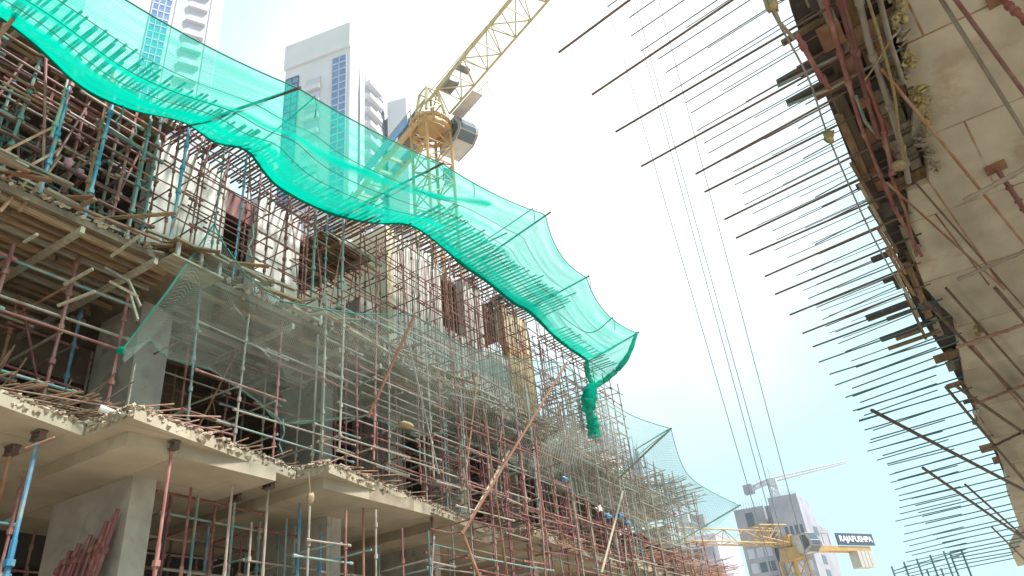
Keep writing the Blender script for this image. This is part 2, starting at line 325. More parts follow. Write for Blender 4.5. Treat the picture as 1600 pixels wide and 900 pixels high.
# columns level 1-2
for y,ww,x in ((5.95,.55,-9.9),(9.9,.35,-9.9),(12.0,.5,-9.9),(14.6,.5,-10),(17.4,.5,-10),(20.5,.5,-10),(23.5,.5,-10)):
    boxpart((x-1.1,y,3.83), (x,y+ww,6.43), 'column', 'column' if y < 6 or R()<.5 else 'white')
boxpart((-14.3,7.2,GZ), (-14.1,11.5,2.9), 'partition', 'white')
boxpart((-12.4,-3,5.75), (-12.0,8.5,6.43), 'beam', 'ply')
boxpart((XB,-3.2,GZ), (-9.4,-3.0,9.5), 'light_block_wall', 'dark')  # unseen wall added to keep light out of the bays
boxpart((XB,30.0,GZ), (-10.4,30.2,6.4), 'light_block_wall', 'dark')  # wall added to shut light out at the far end
# walls between level 2 and the top
def wall(y0, y1, z0, z1, m, x=-9.85, t=.22, name='wall', label=None): return boxpart((x-t,y0,z0),(x,y1,z1), name, m, label)
wall(5.66,7.22,6.59,9.75,'white', label='bright pale concrete wall panel')
wall(7.22,7.95,9.0,9.5,'redpanel', -9.95)
wall(7.22,7.95,6.6,9.0,'redpanel', -11.6)
wall(7.95,9.1,6.59,9.75,'white')
wall(9.1,10.3,6.59,9.3,'plydark', -12.5)
wall(12.15,13.1,6.59,11.2,'white')
wall(13.1,14.15,6.59,11.2,'rib')
wall(14.15,15.25,6.59,9.2,'rib', -9.86)
wall(14.15,15.25,9.2,10.9,'redpanel', -10.6, name='formwork_panel')
wall(15.25,16.2,6.59,11.2,'rib')
wall(16.2,17.4,9.3,10.9,'redpanel', -10.5, name='formwork_panel')
wall(16.2,17.4,6.59,9.3,'rib')
wall(17.4,18.9,6.59,9.9,'yellow_wall', -9.8, name='formwork_panel', label='yellow plywood formwork panel')
wall(17.4,18.9,9.9,11.2,'cream')
# tan block with corbel (its near face is broad)
boxpart((-13.2,11.9,6.59), (-9.84,12.15,11.2), 'wall', 'cream', 'tan stained concrete wall facing the yard')
mb = MB(); mb.prism([(-12.6,11.2),(-10.05,11.2),(-10.05,11.9),(-12.6,11.9)], 8.35, 8.85); mb.prism([(-12.5,11.45),(-10.2,11.45),(-10.2,11.9),(-12.5,11.9)], 8.1, 8.35); mb.build('corbel', 'column', LB)
# rebar on the walls (vertical starters) and a comb on every slab edge
rebs = []
def comb(x, y0, y1, z, step, ln, m, dz=.0, up=.03, rows=1):
    y = y0
    while y < y1:
        for r_ in range(rows):
            l = ln*(U(.9,1.08) if R() < .85 else U(.5,1.4)); xx = x if not callable(x) else x(y)
            rebs.append(((xx-.3, y+U(-.03,.03), z+r_*.12+U(-.01,.01)), (xx+l, y+U(-.02,.02), z+r_*.12+U(-.01,.015)+up*l), m))
        y += step*U(.8,1.2)
comb(-9.3, 1.2, 5.6, 9.62, .17, .75, 'rebar', rows=2)
comb(-9.6, 5.6, 10.2, 9.66, .17, 1.05, 'rebar', rows=2)
comb(-9.7, 12.1, 18.9, 11.12, .17, 1.45, 'rebar', rows=2)
comb(-9.9, 10.4, 12.1, 10.4, .17, 1.2, 'rebar', rows=1)

comb(-9.3, 19, 22.8, 10.55, .2, .8, 'rebar')
rebs += [((-9.4,18.9,10.55),(-9.4,23,10.5),'rebar'),((-9.1,18.9,10.58),(-9.1,23,10.52),'rebar')]
top = len(rebs)
# level 1 mat: near-horizontal bars leaning out over the edge, pushed-back bars in the notch
for (x,y,dx,dy) in edge_pts(E1[1:], .17):
    if y > 20: continue
    a = U(.25,.7); l = U(.5,1.2)
    rebs.append(((x-.25, y, 3.93+U(0,.06)), (x-.25+l*.35*U(-.6,1), y+l*U(.2,.7), 3.95+U(0,.16)), 'rebar_lit'))
for i in range(26): y = 3.2+i*.07; rebs.append(((-10.1+U(-.1,.1), y, 3.95+U(0,.1)), (-8.95, y+U(.4,.9), 4.0+U(0,.25)), 'rebar_lit'))
for i in range(10): x = -10.3+i*.14; rebs.append(((x, 3.6+U(0,.3), 3.98), (x+U(-.1,.3), 6.0+U(-.3,.4), 4.12+U(0,.15)), 'rebar_lit'))
for i in range(26): y = U(1.6,5); l = U(.5,1.1); rebs.append(((-9.2+U(-.4,.1), y, 3.92), (-9.2+U(-.2,.5), y+U(-.1,.5), 3.92+l*.8), 'rebar'))
rebs.sort(key=lambda q: (V(q[0])).length - (6 if q[0][2] > 9 else 0))
def build_rebars(root, rebs, r=.009, cap=100, rmap=None):
    for a, b, m in rebs[:cap]: pipe(root, 'rebar', a, b, r*(1.5 if a[2] > 9.4 and abs(b[2]-a[2]) < .3 else .8), m, n=5)
    by = {}
    rest = MB(); ms = []
    for a, b, m in rebs[cap:]:
        if m not in ms: ms.append(m)
        rest.tube(a, b, r*(1.5 if a[2] > 9.4 and abs(b[2]-a[2]) < .3 else .8), 5, ms.index(m), caps=False)
    if rebs[cap:]: rest.build('rebar', ms, root, 'bundled field of thin rebar ends', 'stuff')
# vertical starter bars on ribs walls + far starters
for i in range(60): y = U(12.2,18.8); rebs.append(((-9.8,y,10.9),(-9.8+U(-.1,.1),y+U(-.1,.1),11.1+U(.2,.7)),'rebar_lit'))
for i in range(48): y = 12.2+i*.135; rebs.append(((-9.80,y,6.7),(-9.80+U(-.02,.02),y+U(-.02,.02),10.8),'rebar_lit'))
# far end : pale wall stubs with tall starter bars, rust cage heap
for y0,y1,z1,hh in ((22.3,23.9,7.55,1.5),(25.2,26.3,7.1,1.6)):
    boxpart((-9.95,y0,6.59),(-9.45,y1,z1),'wall','white', 'pale wall stub topped by tall starter bars')
    for i in range(34): y = U(y0,y1+.5); x = U(-10,-9.4); rebs.append(((x,y,z1-.1),(x+U(-.04,.04),y+U(-.05,.05),z1+hh*U(.6,1.1)),'rebar_blue'))
boxpart((-10.6,24.2,6.59),(-9.7,25.0,7.4),'wall','tan')
for i in range(380):
    y = U(19.6,23.2); z = 6.7+U(0,1)*(1.75-.25*(y-19.6)); x = U(-10.4,-9.1)
    a = U(0,6.28); l = U(.3,1.0); rebs.append(((x,y,z),(x+l*.5*math.cos(a),y+l*math.sin(a),z+U(-.3,.4)),'rebar_lit'))
for i in range(70):
    y = U(24,29); rebs.append(((-9.8,y,6.62+U(0,.3)),(-8.7+U(-.5,.9),y+U(-.1,.2),6.65+U(0,.35)),'rebar_teal' if R()<.4 else 'rebar_lit'))
for i in range(150):
    y = U(22,30.5); z = 3.95+U(0,.5); rebs.append(((-9.6+U(-.4,0),y,z),(-8.6+U(-.5,.9),y+U(-.2,1.2),z+U(-.1,.25)),'rebar_lit'))
build_rebars(LB, rebs, .014)
# ------------------------------------------------------------------ formwork deck under level 2 (timber beams)
FD = thing('formwork_deck', 'timber formwork deck with long joists carrying the second slab at left', 'formwork', (-10.5, 4, 6.2))
def deck(root, x0, x1, y0, y1, z, jstep=.32, bstep=1.15, out=.35):
    mb = MB(); mb.box((x0,y0,z-.02),(x1,y1,z)); mb.build('plywood_sheet', 'ply', root)
    x = x0+.1
    while x < x1:
        y = y0
        while y < y1:
            ln = min(U(1.8,3.2), y1-y+.3); m = MB(); s = U(.018,.032)
            m.box((x-s,y,z-.10),(x+s,y+ln-.04,z-.022)); m.build('joist', 'timber' if R()<.7 else 'oldtimber', root); y += ln
        x += jstep*.72*U(.7,1.3)
    y = y0+.4
    while y < y1:
        m = MB(); dz = U(0,.04); m.box((x0,y-.03,z-.20-dz),(x1+U(0,out),y+.03,z-.102-dz)); m.build('bearer', 'oldtimber' if R()<.6 else 'timber', root); y += bstep*U(.8,1.2)
deck(FD, -12.0, -8.85, .5, 5.45, 6.41)
FD2 = thing('formwork_deck', 'timber formwork deck seen through the grey net, carrying the middle of the second slab', 'formwork', (-10, 8, 6.2))
deck(FD2, -11.4, -8.75, 6.3, 10.2, 6.40, .42)
FD3 = thing('formwork_deck', 'pale edge formwork deck further along the second slab behind the grey net', 'formwork', (-10, 13, 6.2))
deck(FD3, -10.9, -8.75, 10.6, 15.6, 6.40, .5)
FD4 = thing('formwork_deck', 'brown timber canopy deck under the green net beside the tan wall', 'formwork', (-10.5, 9.8, 9.1))
deck(FD4, -13, -9.2, 9.2, 10.7, 9.30, .26, .8, .2)
FD5 = thing('formwork_deck', 'brown formwork deck below the top slab over the left scaffolding', 'formwork', (-10.5, 3, 9.3))
deck(FD5, -12.5, -9.35, .5, 5.4, 9.49, .6, 1.2)
RC = thing('rim_clutter', 'planks and timber runners piled along the rim of the second slab', 'timber pile', (-8.8, 8, 6.55))
for i in range(190):
    y = U(.8,27); x = -8.75+U(-.35,.3)-(max(0,y-16)*.08); z = 6.56+U(0,.28); l = U(.4,1.8); a = U(-.12,.12) if R() < .7 else U(.5,1.5)
    m = MB(); d_ = V((math.sin(a), math.cos(a), U(-.05,.08))).normalized(); s_ = d_.cross(V((0,0,1))).normalized(); m.obox((x,y,z), d_*l/2, s_*U(.02,.055), s_.cross(d_)*U(.008,.022)); m.build('plank', random.choice(['oldtimber','timber','oldtimber','rust']), RC)
# projecting timber box at level 2 (formwork box with short white pillars)
FB = thing('formwork_box', 'open timber formwork box with short white pillars jutting from the slab corner', 'formwork', (-8.4, 5.8, 6.5))
m = MB(); m.box((-8.9,5.4,6.40),(-8.45,6.3,6.43)); m.build('base_board', 'oldtimber', FB)
m = MB(); m.box((-8.9,5.4,6.68),(-8.42,6.35,6.71)); m.build('top_board', 'timber', FB)
m = MB(); m.box((-8.88,5.9,6.43),(-8.8,6.3,6.68)); m.build('side_board', 'plydark', FB)
for x,y in ((-8.5,5.5),(-8.5,5.9),(-8.5,6.24)): m = MB(); m.box((x-.025,y-.025,6.43),(x+.025,y+.025,6.68)); m.build('pillar', 'column', FB)
for k in range(4):     # boards and edge stacks along the level-2 rim
    y = 8.4+k*1.75; mm = thing('edge_formwork', ['small edge frame with white posts on the second slab rim, %s from left' % q for q in ('first','second','third','fourth','fifth','sixth','seventh')][k], 'formwork', (-8.6,y,6.6), 'edge formwork frames on the second slab rim')
    m = MB(); m.box((-8.75,y,6.78),(-8.5,y+.8,6.80)); m.build('board', 'oldtimber', mm)
    for q in (.1,.38,.66): m = MB(); m.box((-8.6,y+q,6.52),(-8.56,y+q+.035,6.78)); m.build('post', 'white', mm)
# ================================================================== SCAFFOLDING
def scaffold(label, xs, y0, y1, dy, z0, z1, dz, pal, lpal, brace=.25, skip=.08, r=.024, jit=.05, zoff=None, tall=.25, rake=0, transom=1.0):
    r *= .66; dz *= .78; dy *= .72; ov = MB(); om = []
    def P_(nm, a, b, rr, mm, cups, cnt):
        if cnt < 98: pipe(root, nm, a, b, rr, mm, cups)
        else:
            if mm not in om: om.append(mm)
            ov.tube(a, b, rr, 6, om.index(mm)); ov.n = nm
    root = thing('scaffold', label, 'scaffolding', ((xs[0]+xs[-1])/2, y0, z0), 'scaffolding along the unfinished building')
    ny = max(1, round((y1-y0)/dy)); ys = [y0+(y1-y0)*i/ny for i in range(ny+1)]
    npole = nled = ntr = 0
    for ix, x in enumerate(xs):
        xo = [x+U(-jit,jit) for _ in ys]
        for i, y in enumerate(ys):
            if R() < skip*.4: continue
            P_('pole', (xo[i], y+U(-jit,jit), z0), (xo[i]+U(-.04,.04), y+U(-jit,jit), z1+U(-.1,tall)), r*1.15, pick(pal), 1, npole); npole += 1
        z = z0+(zoff if zoff is not None else U(.2,.45))
        while z < z1-.15:
            i = 0
            while i < ny:
                run = random.choice((1,1,2,2,3)); j = min(ny, i+run)
                if R() > skip:
                    e = .12 if R() < .7 else .35; o = .045*random.choice((-1,1))
                    P_('ledger', (x+o, ys[i]-U(0,e), z+U(-.03,.03)), (x+o+U(-.03,.03), ys[j]+U(0,e), z+U(-.03,.03)), r, pick(lpal), 2, nled); nled += 1
                    if R() < .45: q_ = U(.12,.3)*random.choice((-1,1)); P_('ledger', (x-o, ys[i]-U(0,.4), z+q_), (x-o+U(-.05,.05), ys[j]+U(0,.3), z+q_+U(-.06,.06)), r, pick(lpal), 2, nled); nled += 1
                i = j
            if ix < len(xs)-1:
                for y in ys:
                    if R() < (1-skip)*transom*.75:
                        P_('transom', (x-U(0,.12), y+.05, z+.05), (xs[ix+1]+U(.02,.35)*(1 if xs[ix+1] > x else -1), y+.05+U(-.04,.04), z+.05+U(-.03,.03)), r*.95, pick(lpal), 2, ntr); ntr += 1
            z += dz*U(.93,1.07)
        for i in range(ny):
            if R() < brace: a, b = (z0+.1, z1-.1) if R() < .5 else (z1-.1, z0+.1); pipe(root, 'brace', (x+.08, ys[i], a), (x+.08, ys[i+1], b), r*.95, pick(lpal), 2)
    if om: ov.build('ledger', om, root, kind='stuff')
    return root
P1 = dict(purple=6, grey=3, teal=1.2, blue=.3, rust=1); L1 = dict(teal=2, grey=3, purple=4, rust=1)
P2 = dict(purple=6, teal=1.4, blue=.4, grey=2.5, rust=1.5); L2 = dict(purple=7, teal=1.3, grey=1.6, rust=1.5)
P3 = dict(purple=7, grey=3, teal=.4); L3 = dict(purple=6, grey=3.5, teal=1, rust=1.5)
# level 1-2
scaffold('teal and maroon pipe scaffolding between first and second slab at the far left', [-9.35,-10.7,-12.1], 2.0, 5.4, 1.12, 3.9, 6.15, .98, P1, L1, .15, r=.033)
scaffold('pipe scaffolding between first and second slab around the grey column', [-8.75,-10.0,-11.6], 6.2, 9.4, 1.05, 3.9, 6.2, .8, P1, L1, .2)
scaffold('pipe scaffolding under the middle of the second slab, behind the lowest net edge', [-8.75,-9.8,-11.3], 10.2, 14.4, 1.05, 3.9, 6.25, .8, P3, L3, .3)
scaffold('maroon scaffolding under the second slab right of the lowest net edge', [-8.9,-9.9,-11.1], 15.0, 19.6, 1.1, 3.9, 6.3, .75, P3, L3, .3)
scaffold('far pipe scaffolding under the second slab near the building end', [-9.0,-10.1,-11.2], 20.2, 27.2, 1.1, 3.9, 6.3, .8, P3, L3, .3)
# level 2-3: dense
scaffold('dense front rows of maroon and blue scaffolding under the top slab at upper left', [-9.1,-9.6], 1.2, 5.3, .72, 6.62, 9.4, .40, P2, L2, .2, r=.033, skip=.04)
scaffold('inner rows of scaffolding in the dark bay at upper left', [-10.4,-11.3,-12.3], 1.2, 5.4, .8, 6.62, 9.2, .5, P2, dict(teal=4, purple=3, grey=3), .45, r=.03)
scaffold('deepest rows of scaffolding in the dark bay at upper left', [-13.4,-14.6], 1.6, 6.0, .8, 6.62, 9.2, .6, dict(grey=3, teal=3, purple=2), dict(teal=4, grey=3), .5)
scaffold('thin maroon scaffolding in front of the bright pale wall', [-9.0,-9.5], 5.55, 7.3, .58, 6.62, 9.9, .74, dict(purple=6, teal=1.5, blue=.5), dict(purple=9, rust=1), .5, r=.020, jit=.02)
scaffold('maroon scaffolding before the dark red opening and the pale wall beside it', [-9.0,-9.6], 7.5, 10.5, .68, 6.62, 9.7, .74, dict(purple=6, teal=1.5), dict(purple=9, grey=1), .45, r=.020, jit=.02)
scaffold('maroon scaffolding wrapping the tan corbelled wall', [-9.0,-9.65], 10.9, 13.2, .72, 6.62, 10.6, .78, dict(purple=8, grey=.5), dict(purple=9, grey=1), .5, r=.020, jit=.02)
scaffold('maroon scaffolding on the ribbed pale wall with two dark red openings', [-9.05,-9.6], 13.5, 16.6, .75, 6.62, 10.7, .8, dict(purple=9, grey=.5), dict(purple=9, rust=1), .45, r=.020, jit=.02)
scaffold('maroon scaffolding on the yellow formwork panel', [-9.1,-9.65], 16.9, 19.2, .75, 6.62, 10.6, .8, dict(purple=9, grey=1), dict(purple=9, rust=1), .4, r=.020, jit=.02)
scaffold('open scaffolding tower standing against the sky at the building end', [-8.95,-9.7,-10.6], 19.4, 23.6, .95, 6.62, 10.1, .55, dict(purple=6, blue=3, grey=1), dict(purple=5, grey=3, teal=2), .3, skip=.05)
scaffold('scaffolding around the pale wall stubs at the far end', [-8.9,-9.4], 24.0, 28.4, 1.0, 6.62, 7.6, .45, P3, dict(grey=5, teal=4), .2)
# timber-grey hanging scaffolding in front of level 2 (the net zone)
scaffold('outer grey scaffolding behind the net at the middle of the facade', [-8.15,-8.55], 8.6, 14.6, 1.2, 4.1, 7.0, .8, dict(grey=4, purple=5), dict(grey=5, teal=1, purple=2, rust=1), .25)
scaffold('outer grey scaffolding behind the net right of the long rusty pole', [-8.2,-8.6], 15.2, 21.4, 1.25, 3.4, 7.4, .8, dict(grey=3, purple=6), dict(grey=4, teal=1, purple=3, rust=1), .25)
scaffold('outermost teal scaffolding corner beside the net end', [-8.3,-8.9], 22.0, 27.6, 1.4, 2.6, 6.9, .8, dict(grey=3, teal=2, purple=4), dict(grey=4, teal=2, purple=2), .3)
# ground level
scaffold('teal and maroon scaffolding tower under the first slab edge at bottom centre', [-8.1,-9.3,-10.3], 7.9, 11.6, 1.05, -1.65, 3.1, .82, dict(purple=5, grey=3, teal=2, blue=1.5), dict(grey=6, teal=4), .2)
scaffold('tall maroon scaffolding rising in front of the first slab right of bottom centre', [-8.0,-8.9], 12.0, 16.4, 1.1, -1.6, 5.9, .88, P3, L3, .15)
scaffold('dense maroon scaffolding toward the bottom right of the facade', [-8.1,-8.9], 16.9, 21.6, 1.05, -.6, 5.3, .8, P3, L3, .2)
scaffold('distant scaffolding where the facade leaves the photo at bottom', [-8.3,-9.0], 22.0, 29.5, 1.25, 0, 4.6, .8, dict(purple=6, rust=2, grey=2), L3, .2)
scaffold('dark scaffolding deep under the first slab behind the columns', [-12.6,-14.0], 4.0, 12, 1.15, -1.6, 3.2, .8, dict(purple=5, blue=2, teal=1), dict(purple=3, grey=2), .2)
scaffold('maroon inner scaffolding under the first slab between the two concrete columns', [-10.0,-11.2,-12.2], 6.9, 9.5, 1.1, -1.65, 3.4, .95, dict(purple=6, teal=2, grey=2), dict(purple=3, grey=4, teal=3), .15, r=.03)
scaffold('low teal scaffolding under the slab at the bottom left corner', [-9.6,-10.8], 2.2, 4.6, 1.2, -1.6, 3.4, 1.0, dict(purple=4, grey=2), dict(grey=4, teal=3), .1)
# ---- adjustable props under the first slab
def prop(pb, pt, X, ztop, m, label, r=.032):
    t = onx(*pt, X); t = onz(*pt, ztop); b = onx(*pb, t.x); b = V((t.x, t.y, 0))+V((0,0,GZ))
    root = thing('shoring_prop', label, 'prop', (t.x, t.y, GZ), 'shoring props under the first slab')
    pipe(root, 'outer_tube', b, (t.x,t.y,ztop-1.3), r*1.15, m, 1); pipe(root, 'inner_tube', (t.x,t.y,ztop-1.4), (t.x,t.y,ztop-.12), r*.85, m)
    mb = MB(); mb.box((t.x-.09,t.y-.06,ztop-.02),(t.x+.09,t.y+.06,ztop)); mb.box((t.x-.1,t.y-.05,ztop-.12),(t.x+.1,t.y+.05,ztop-.1)); mb.tube((t.x,t.y,ztop-.14),(t.x,t.y,ztop-.03),.03); mb.box((t.x-.10,t.y-.04,ztop-.1),(t.x-.08,t.y+.04,ztop-.02)); mb.box((t.x+.08,t.y-.04,ztop-.1),(t.x+.10,t.y+.04,ztop-.02))
    mb.build('head_plate', 'darkpole', root)
for pt, m, lab in (((62,674),'blue','bright blue shoring prop at the left under the first slab'),((20,697),'rust','brown shoring prop at the far left edge, behind the blue one'),
    ((270,690),'purple','maroon shoring prop right of the concrete column'),((301,744),'purple','thin maroon shoring prop between the maroon and teal props'),((312,756),'teal','teal shoring prop with a flat head right of the maroon props'),
    ((365,739),'grey','pale grey shoring prop in the middle of the left bay'),((368,772),'teal','teal shoring prop just behind the pale grey one'),((420,752),'grey','grey shoring prop left of the second drop panel'),((470,770),'blue','blue shoring prop under the second drop panel'),((568,778),'rust','brown shoring prop beside the bottom centre scaffold tower'),((700,842),'grey','grey shoring prop under the slab right of bottom centre')):
    prop((0,0), pt, 0, 3.695, m, lab, .032 if m == 'blue' else .025)
# tall blue tubes in the upper-left bay
for (b, t, m, lab) in (((125,368),(182,152),'blue','long bright blue tube through the middle of the upper left scaffolding'),((55,325),(105,165),'blue','leaning blue tube left in the upper left scaffolding'),((193,395),(242,190),'teal','pale blue tube at the right end of the dark upper left bay'),((262,398),(290,200),'blue','blue-green tube before the bright pale wall'),((80,215),(95,150),'teal','short teal tube near the net edge at upper left'),((487,470),(498,330),'teal','pale teal tube left of the brown canopy deck'),((534,455),(540,340),'teal','teal tube before the tan corbelled wall')):
    B_ = onx(*b, -8.95); T_ = onx(*t, -8.95); root = thing('scaffold_tube', lab, 'tube', B_, 'tall coloured tubes in the upper scaffolding')
    pipe(root, 'tube', B_, (B_.x,B_.y+.02,T_.z), .026, m, 1); pipe(root, 'inner_tube', (B_.x,B_.y,T_.z-.02), (B_.x,B_.y,T_.z+.35), .018, m)
# long loose diagonals / poles in front of the facade
def pole(b, t, X, r, m, lab, name='long_pole', cat='pole', tx=None):
    B_ = onx(*b, X); T_ = ony(*t, B_.y) if tx is None else onx(*t, tx)
    return tag(pipe(None, name, B_, T_, r, m, n=8), lab, cat)
pole((722,835),(795,705), -8.0, .03, 'oldtimber', 'pale bamboo pole leaning on the scaffold at lower centre', 'bamboo_pole', tx=-8.3)
pole((940,895),(973,768), -7.8, .03, 'oldtimber', 'pale bamboo pole upright below the second net pole', 'bamboo_pole', tx=-8.0)
pole((748,900),(722,830), -7.9, .03, 'rust', 'short brown stick below the bamboo pole at bottom centre', 'stick', tx=-7.9)
for i,(b,t,lab) in enumerate((((0,240),(100,190),'rusty timber bar leaning left in the upper scaffolding'),((12,278),(95,232),'second rusty timber bar lying under the first at far left'),((0,330),(60,262),'rusty bar sloping near the bottom of the upper left bay'),((30,330),(95,243),'steep rusty bar at left beside the blue tube'))):
    tag(pipe(None, 'timber_bar', onx(*b,-8.8), onx(*t,-9.0), .022, 'rust', n=4), lab, 'timber bar')
for i,(b,t,m,lab) in enumerate((((38,378),(58,366),'oldtimber','pale timber end poking out under the deck at far left'),((100,445),(145,420),'oldtimber','upper of two pale timbers sticking out below the deck'),((90,478),(149,455),'oldtimber','lower of two pale timbers sticking out below the deck'),((165,418),(200,438),'grey','pale grey plank end lying at the deck corner'),((172,440),(215,463),'oldtimber','brown plank just under the grey one at the deck corner'),((200,437),(219,478),'oldtimber','short leaning timber strut at the deck corner'),((204,462),(215,500),'oldtimber','second leaning timber strut below the deck corner'),((173,401),(220,367),'oldtimber','thin pale stick rising from the slab rim'))):
    tag(pipe(None, 'timber_strut', onx(*b,-8.75), onx(*t,-8.35), .023 if m != 'x' else .02, m, n=4), lab, 'timber')
tag(pipe(None, 'white_pipe', onx(156,637,-8.85), onx(188,650,-8.75), .045, 'whitepaint', n=8), 'short white pipe lying on the rim of the first slab', 'pipe')
tag(pipe(None, 'wooden_lath', onx(198,640,-8.9), onx(211,568,-8.9), .016, 'oldtimber', n=4), 'thin upright wooden lath standing on the first slab corner', 'lath')
for k,(b,t) in enumerate((((40,700),(85,683)),)): tag(pipe(None,'wire_rod', onx(*b,-8.9), onx(*t,-8.5), .01, 'rebar_lit', n=5), 'thin rusty rod hanging under the slab beside the blue prop', 'rod')
# pipe bundle leaning on the first column
b0 = V((-10.6,5.7,GZ))
for k in range(14):
    x = -11.15+k*.085+U(-.02,.02); tag(pipe(None, 'leaning_pipe', (x+.1,5.3+U(-.08,.05),GZ), (x+.45+U(-.03,.03),5.96+U(-.06,0),2.55+k*.03+U(-.1,.1)), .03, 'purple', 1), 'maroon steel pipe in the bundle leaning against the first concrete column', 'pipe', 'maroon pipes leaning on the column')
# cloths and bags
def blob(name, p, s, m, label, cat, sub=2, amp=.35, seed=0, parent=None):
    bm = bmesh.new(); bmesh.ops.create_icosphere(bm, subdivisions=sub, radius=1)
    for v in bm.verts:
        k = 1+amp*noise.noise(v.co*1.7+V((seed,seed*2,0))); v.co = V((v.co.x*s[0]*k, v.co.y*s[1]*k, v.co.z*s[2]*k))
    me = bpy.data.meshes.new(name); bm.to_mesh(me); bm.free(); me.materials.append(MT[m])
    o = link(name, me, parent, None if parent else p)
    if parent: o.location = V(p); o.matrix_parent_inverse = WM(parent).inverted()
    for f_ in me.polygons: f_.use_smooth = True
    return tag(o, label, cat) if cat else o
for k,(px,m,lab) in enumerate((((936,795),'white','crumpled white bag caught on the net edge at lower right'),((949,806),'bagblue','blue bag hanging beside the white one on the net edge'),((969,806),'bagblue','blue bag in the middle of the three on the net edge'),((980,817),'bagblue','flattened blue sheet lowest on the net edge'),((882,749),'bagblue','small blue bag high on the net at right'))):
    blob('plastic_bag', onx(*px,-7.95), (.07,.11,.06), m, lab, 'bag', seed=k*3.1, amp=1.1, sub=3)
blob('cloth_bundle', onx(107,254,-9.2), (.05,.07,.08), 'pink', 'pink cloth tied to the upper left scaffolding', 'cloth', seed=4, amp=.8)
blob('cloth_bundle', onx(125,268,-9.2), (.04,.06,.05), 'pink', 'smaller pink cloth right of the first in the scaffolding', 'cloth', seed=8, amp=.8)
blob('hanging_sack', onx(485,779,-8.1), (.06,.06,.09), 'jute', 'small jute sack hanging under the first slab corner', 'sack', seed=5, amp=.6)
tag(pipe(None, 'hanging_string', onx(482,737,-8.1), onx(485,775,-8.1), .008, 'jute', n=5), 'string holding the jute sack under the slab corner', 'string')
blob('jute_sack', onx(634,664,-8.05), (.09,.18,.06), 'jute', 'tan sack lying on the lower net near the rusty pole', 'sack', seed=2, amp=.5)
# ================================================================== NETS
def net(parent, name, rows, m, nu=160, nv=26, sag=.0, wr=.03, seed=0, dense=None, edge_wr=0, usc=None):
    cols = [catmull(r_, nu) for r_ in rows]; G = []
    for i in range(nu+1): G.append(catmull([c[i] for c in cols], nv) if len(cols) > 2 else [cols[0][i].lerp(cols[1][i], j/nv) for j in range(nv+1)])
    lu = sum((cols[0][i+1]-cols[0][i]).length for i in range(nu)); lv = sum((G[nu//2][j+1]-G[nu//2][j]).length for j in range(nv))
    vs = []; uv = []; dn = []
    for i in range(nu+1):
        for j in range(nv+1):
            u = i/nu; v = j/nv; p = G[i][j].copy(); k = math.sin(math.pi*min(1, max(0, v)))
            p.z -= sag*k
            q = V((u*lu*.55, v*lv*1.6, seed)); amp = wr*(.25+k)
            p += V((.4, .15, 1))*amp*(noise.noise(q)*1.0+.5*noise.noise(q*2.7)+.35*noise.noise(V((u*lu*.8, v*lv*8, seed+5))))
            vs.append(p); uv.append((u*lu, v*lv)); dn.append(dense(u, v) if dense else 0)
    fs = [(i*(nv+1)+j, (i+1)*(nv+1)+j, (i+1)*(nv+1)+j+1, i*(nv+1)+j+1) for i in range(nu) for j in range(nv)]
    me = bpy.data.meshes.new(name); me.from_pydata([tuple(v) for v in vs], [], fs)
    uvl = me.uv_layers.new(name='UVMap')
    for l_ in me.loops: uvl.data[l_.index].uv = uv[l_.vertex_index]
    at = me.attributes.new('dense', 'FLOAT', 'POINT'); at.data.foreach_set('value', dn)
    me.materials.append(MT[m])
    for f_ in me.polygons: f_.use_smooth = True
    return link(name, me, parent), cols
def sagline(P, n, s):        # rope through P with a dip between neighbours
    out = []
    for a, b in zip(P, P[1:]):
        for i in range(n):
            t = i/n; q = V(a).lerp(V(b), t)+V(s)*4*t*(1-t); out.append(q)
    return out+[V(P[-1])]
GN = thing('safety_net', 'bright green shade net slung on poles along the top of the unfinished building', 'net', (-9, 12, 9.5))
XI = -8.85
inn_px = [(-150,-45),(-60,-5),(0,28),(60,75),(125,135),(200,170),(285,190),(335,222),(385,235),(420,280),(460,308),(520,335),(580,348),(640,352),(680,378),(720,412),(760,440),(800,472),(830,490),(870,530),(915,562)]
inner = [onx(x, y, XI) for x, y in inn_px]
tip_px = [(-60,-160),(120,-30),(465,137),(690,255),(852,335),(916,433),(995,520)]
tips = [onx(-60,-160,-6.3), onx(200,2,-6.25), onx(465,137,-6.22), onx(690,255,-6.24), onx(852,335,-6.6), onx(916,433,-7.0), onx(995,520,-7.05)]
mids = {2: [onx(380,88,-6.25), onx(300,45,-6.25)]}
def scallop(P, n, sags):
    out = []
    for k, (a, b) in enumerate(zip(P, P[1:])):
        sg = V(sags[k])
        for i in range(n): t = i/n; out.append(V(a).lerp(V(b), t)+sg*4*t*(1-t))
    return out+[V(P[-1])]
outer = scallop(tips, 12, [(0,0,0),(-.04,0,-.04),(-.04,0,-.04),(-.08,0,-.06),(-.22,0,-.14),(-.26,0,-.14)])
# keep the bays square to the facade: resample so that both rims advance together in y
def by_y(P, ys):
    out = []
    for y in ys:
        for a, b in zip(P, P[1:]):
            if a.y <= y <= b.y or b is P[-1]:
                t = 0 if b.y == a.y else (y-a.y)/(b.y-a.y); out.append(a.lerp(b, min(1, max(0, t)))); break
    return out
inner = catmull(inner, 80); print('rim', inner[0].y, inner[-1].y, outer[0].y, outer[-1].y)
ut = [k/72 for k in range(73)]; outer = by_y(outer, [outer[0].y+(outer[-1].y-outer[0].y)*t for t in ut]); inner = by_y(inner, [inner[0].y+(inner[-1].y-inner[0].y)*t for t in ut])
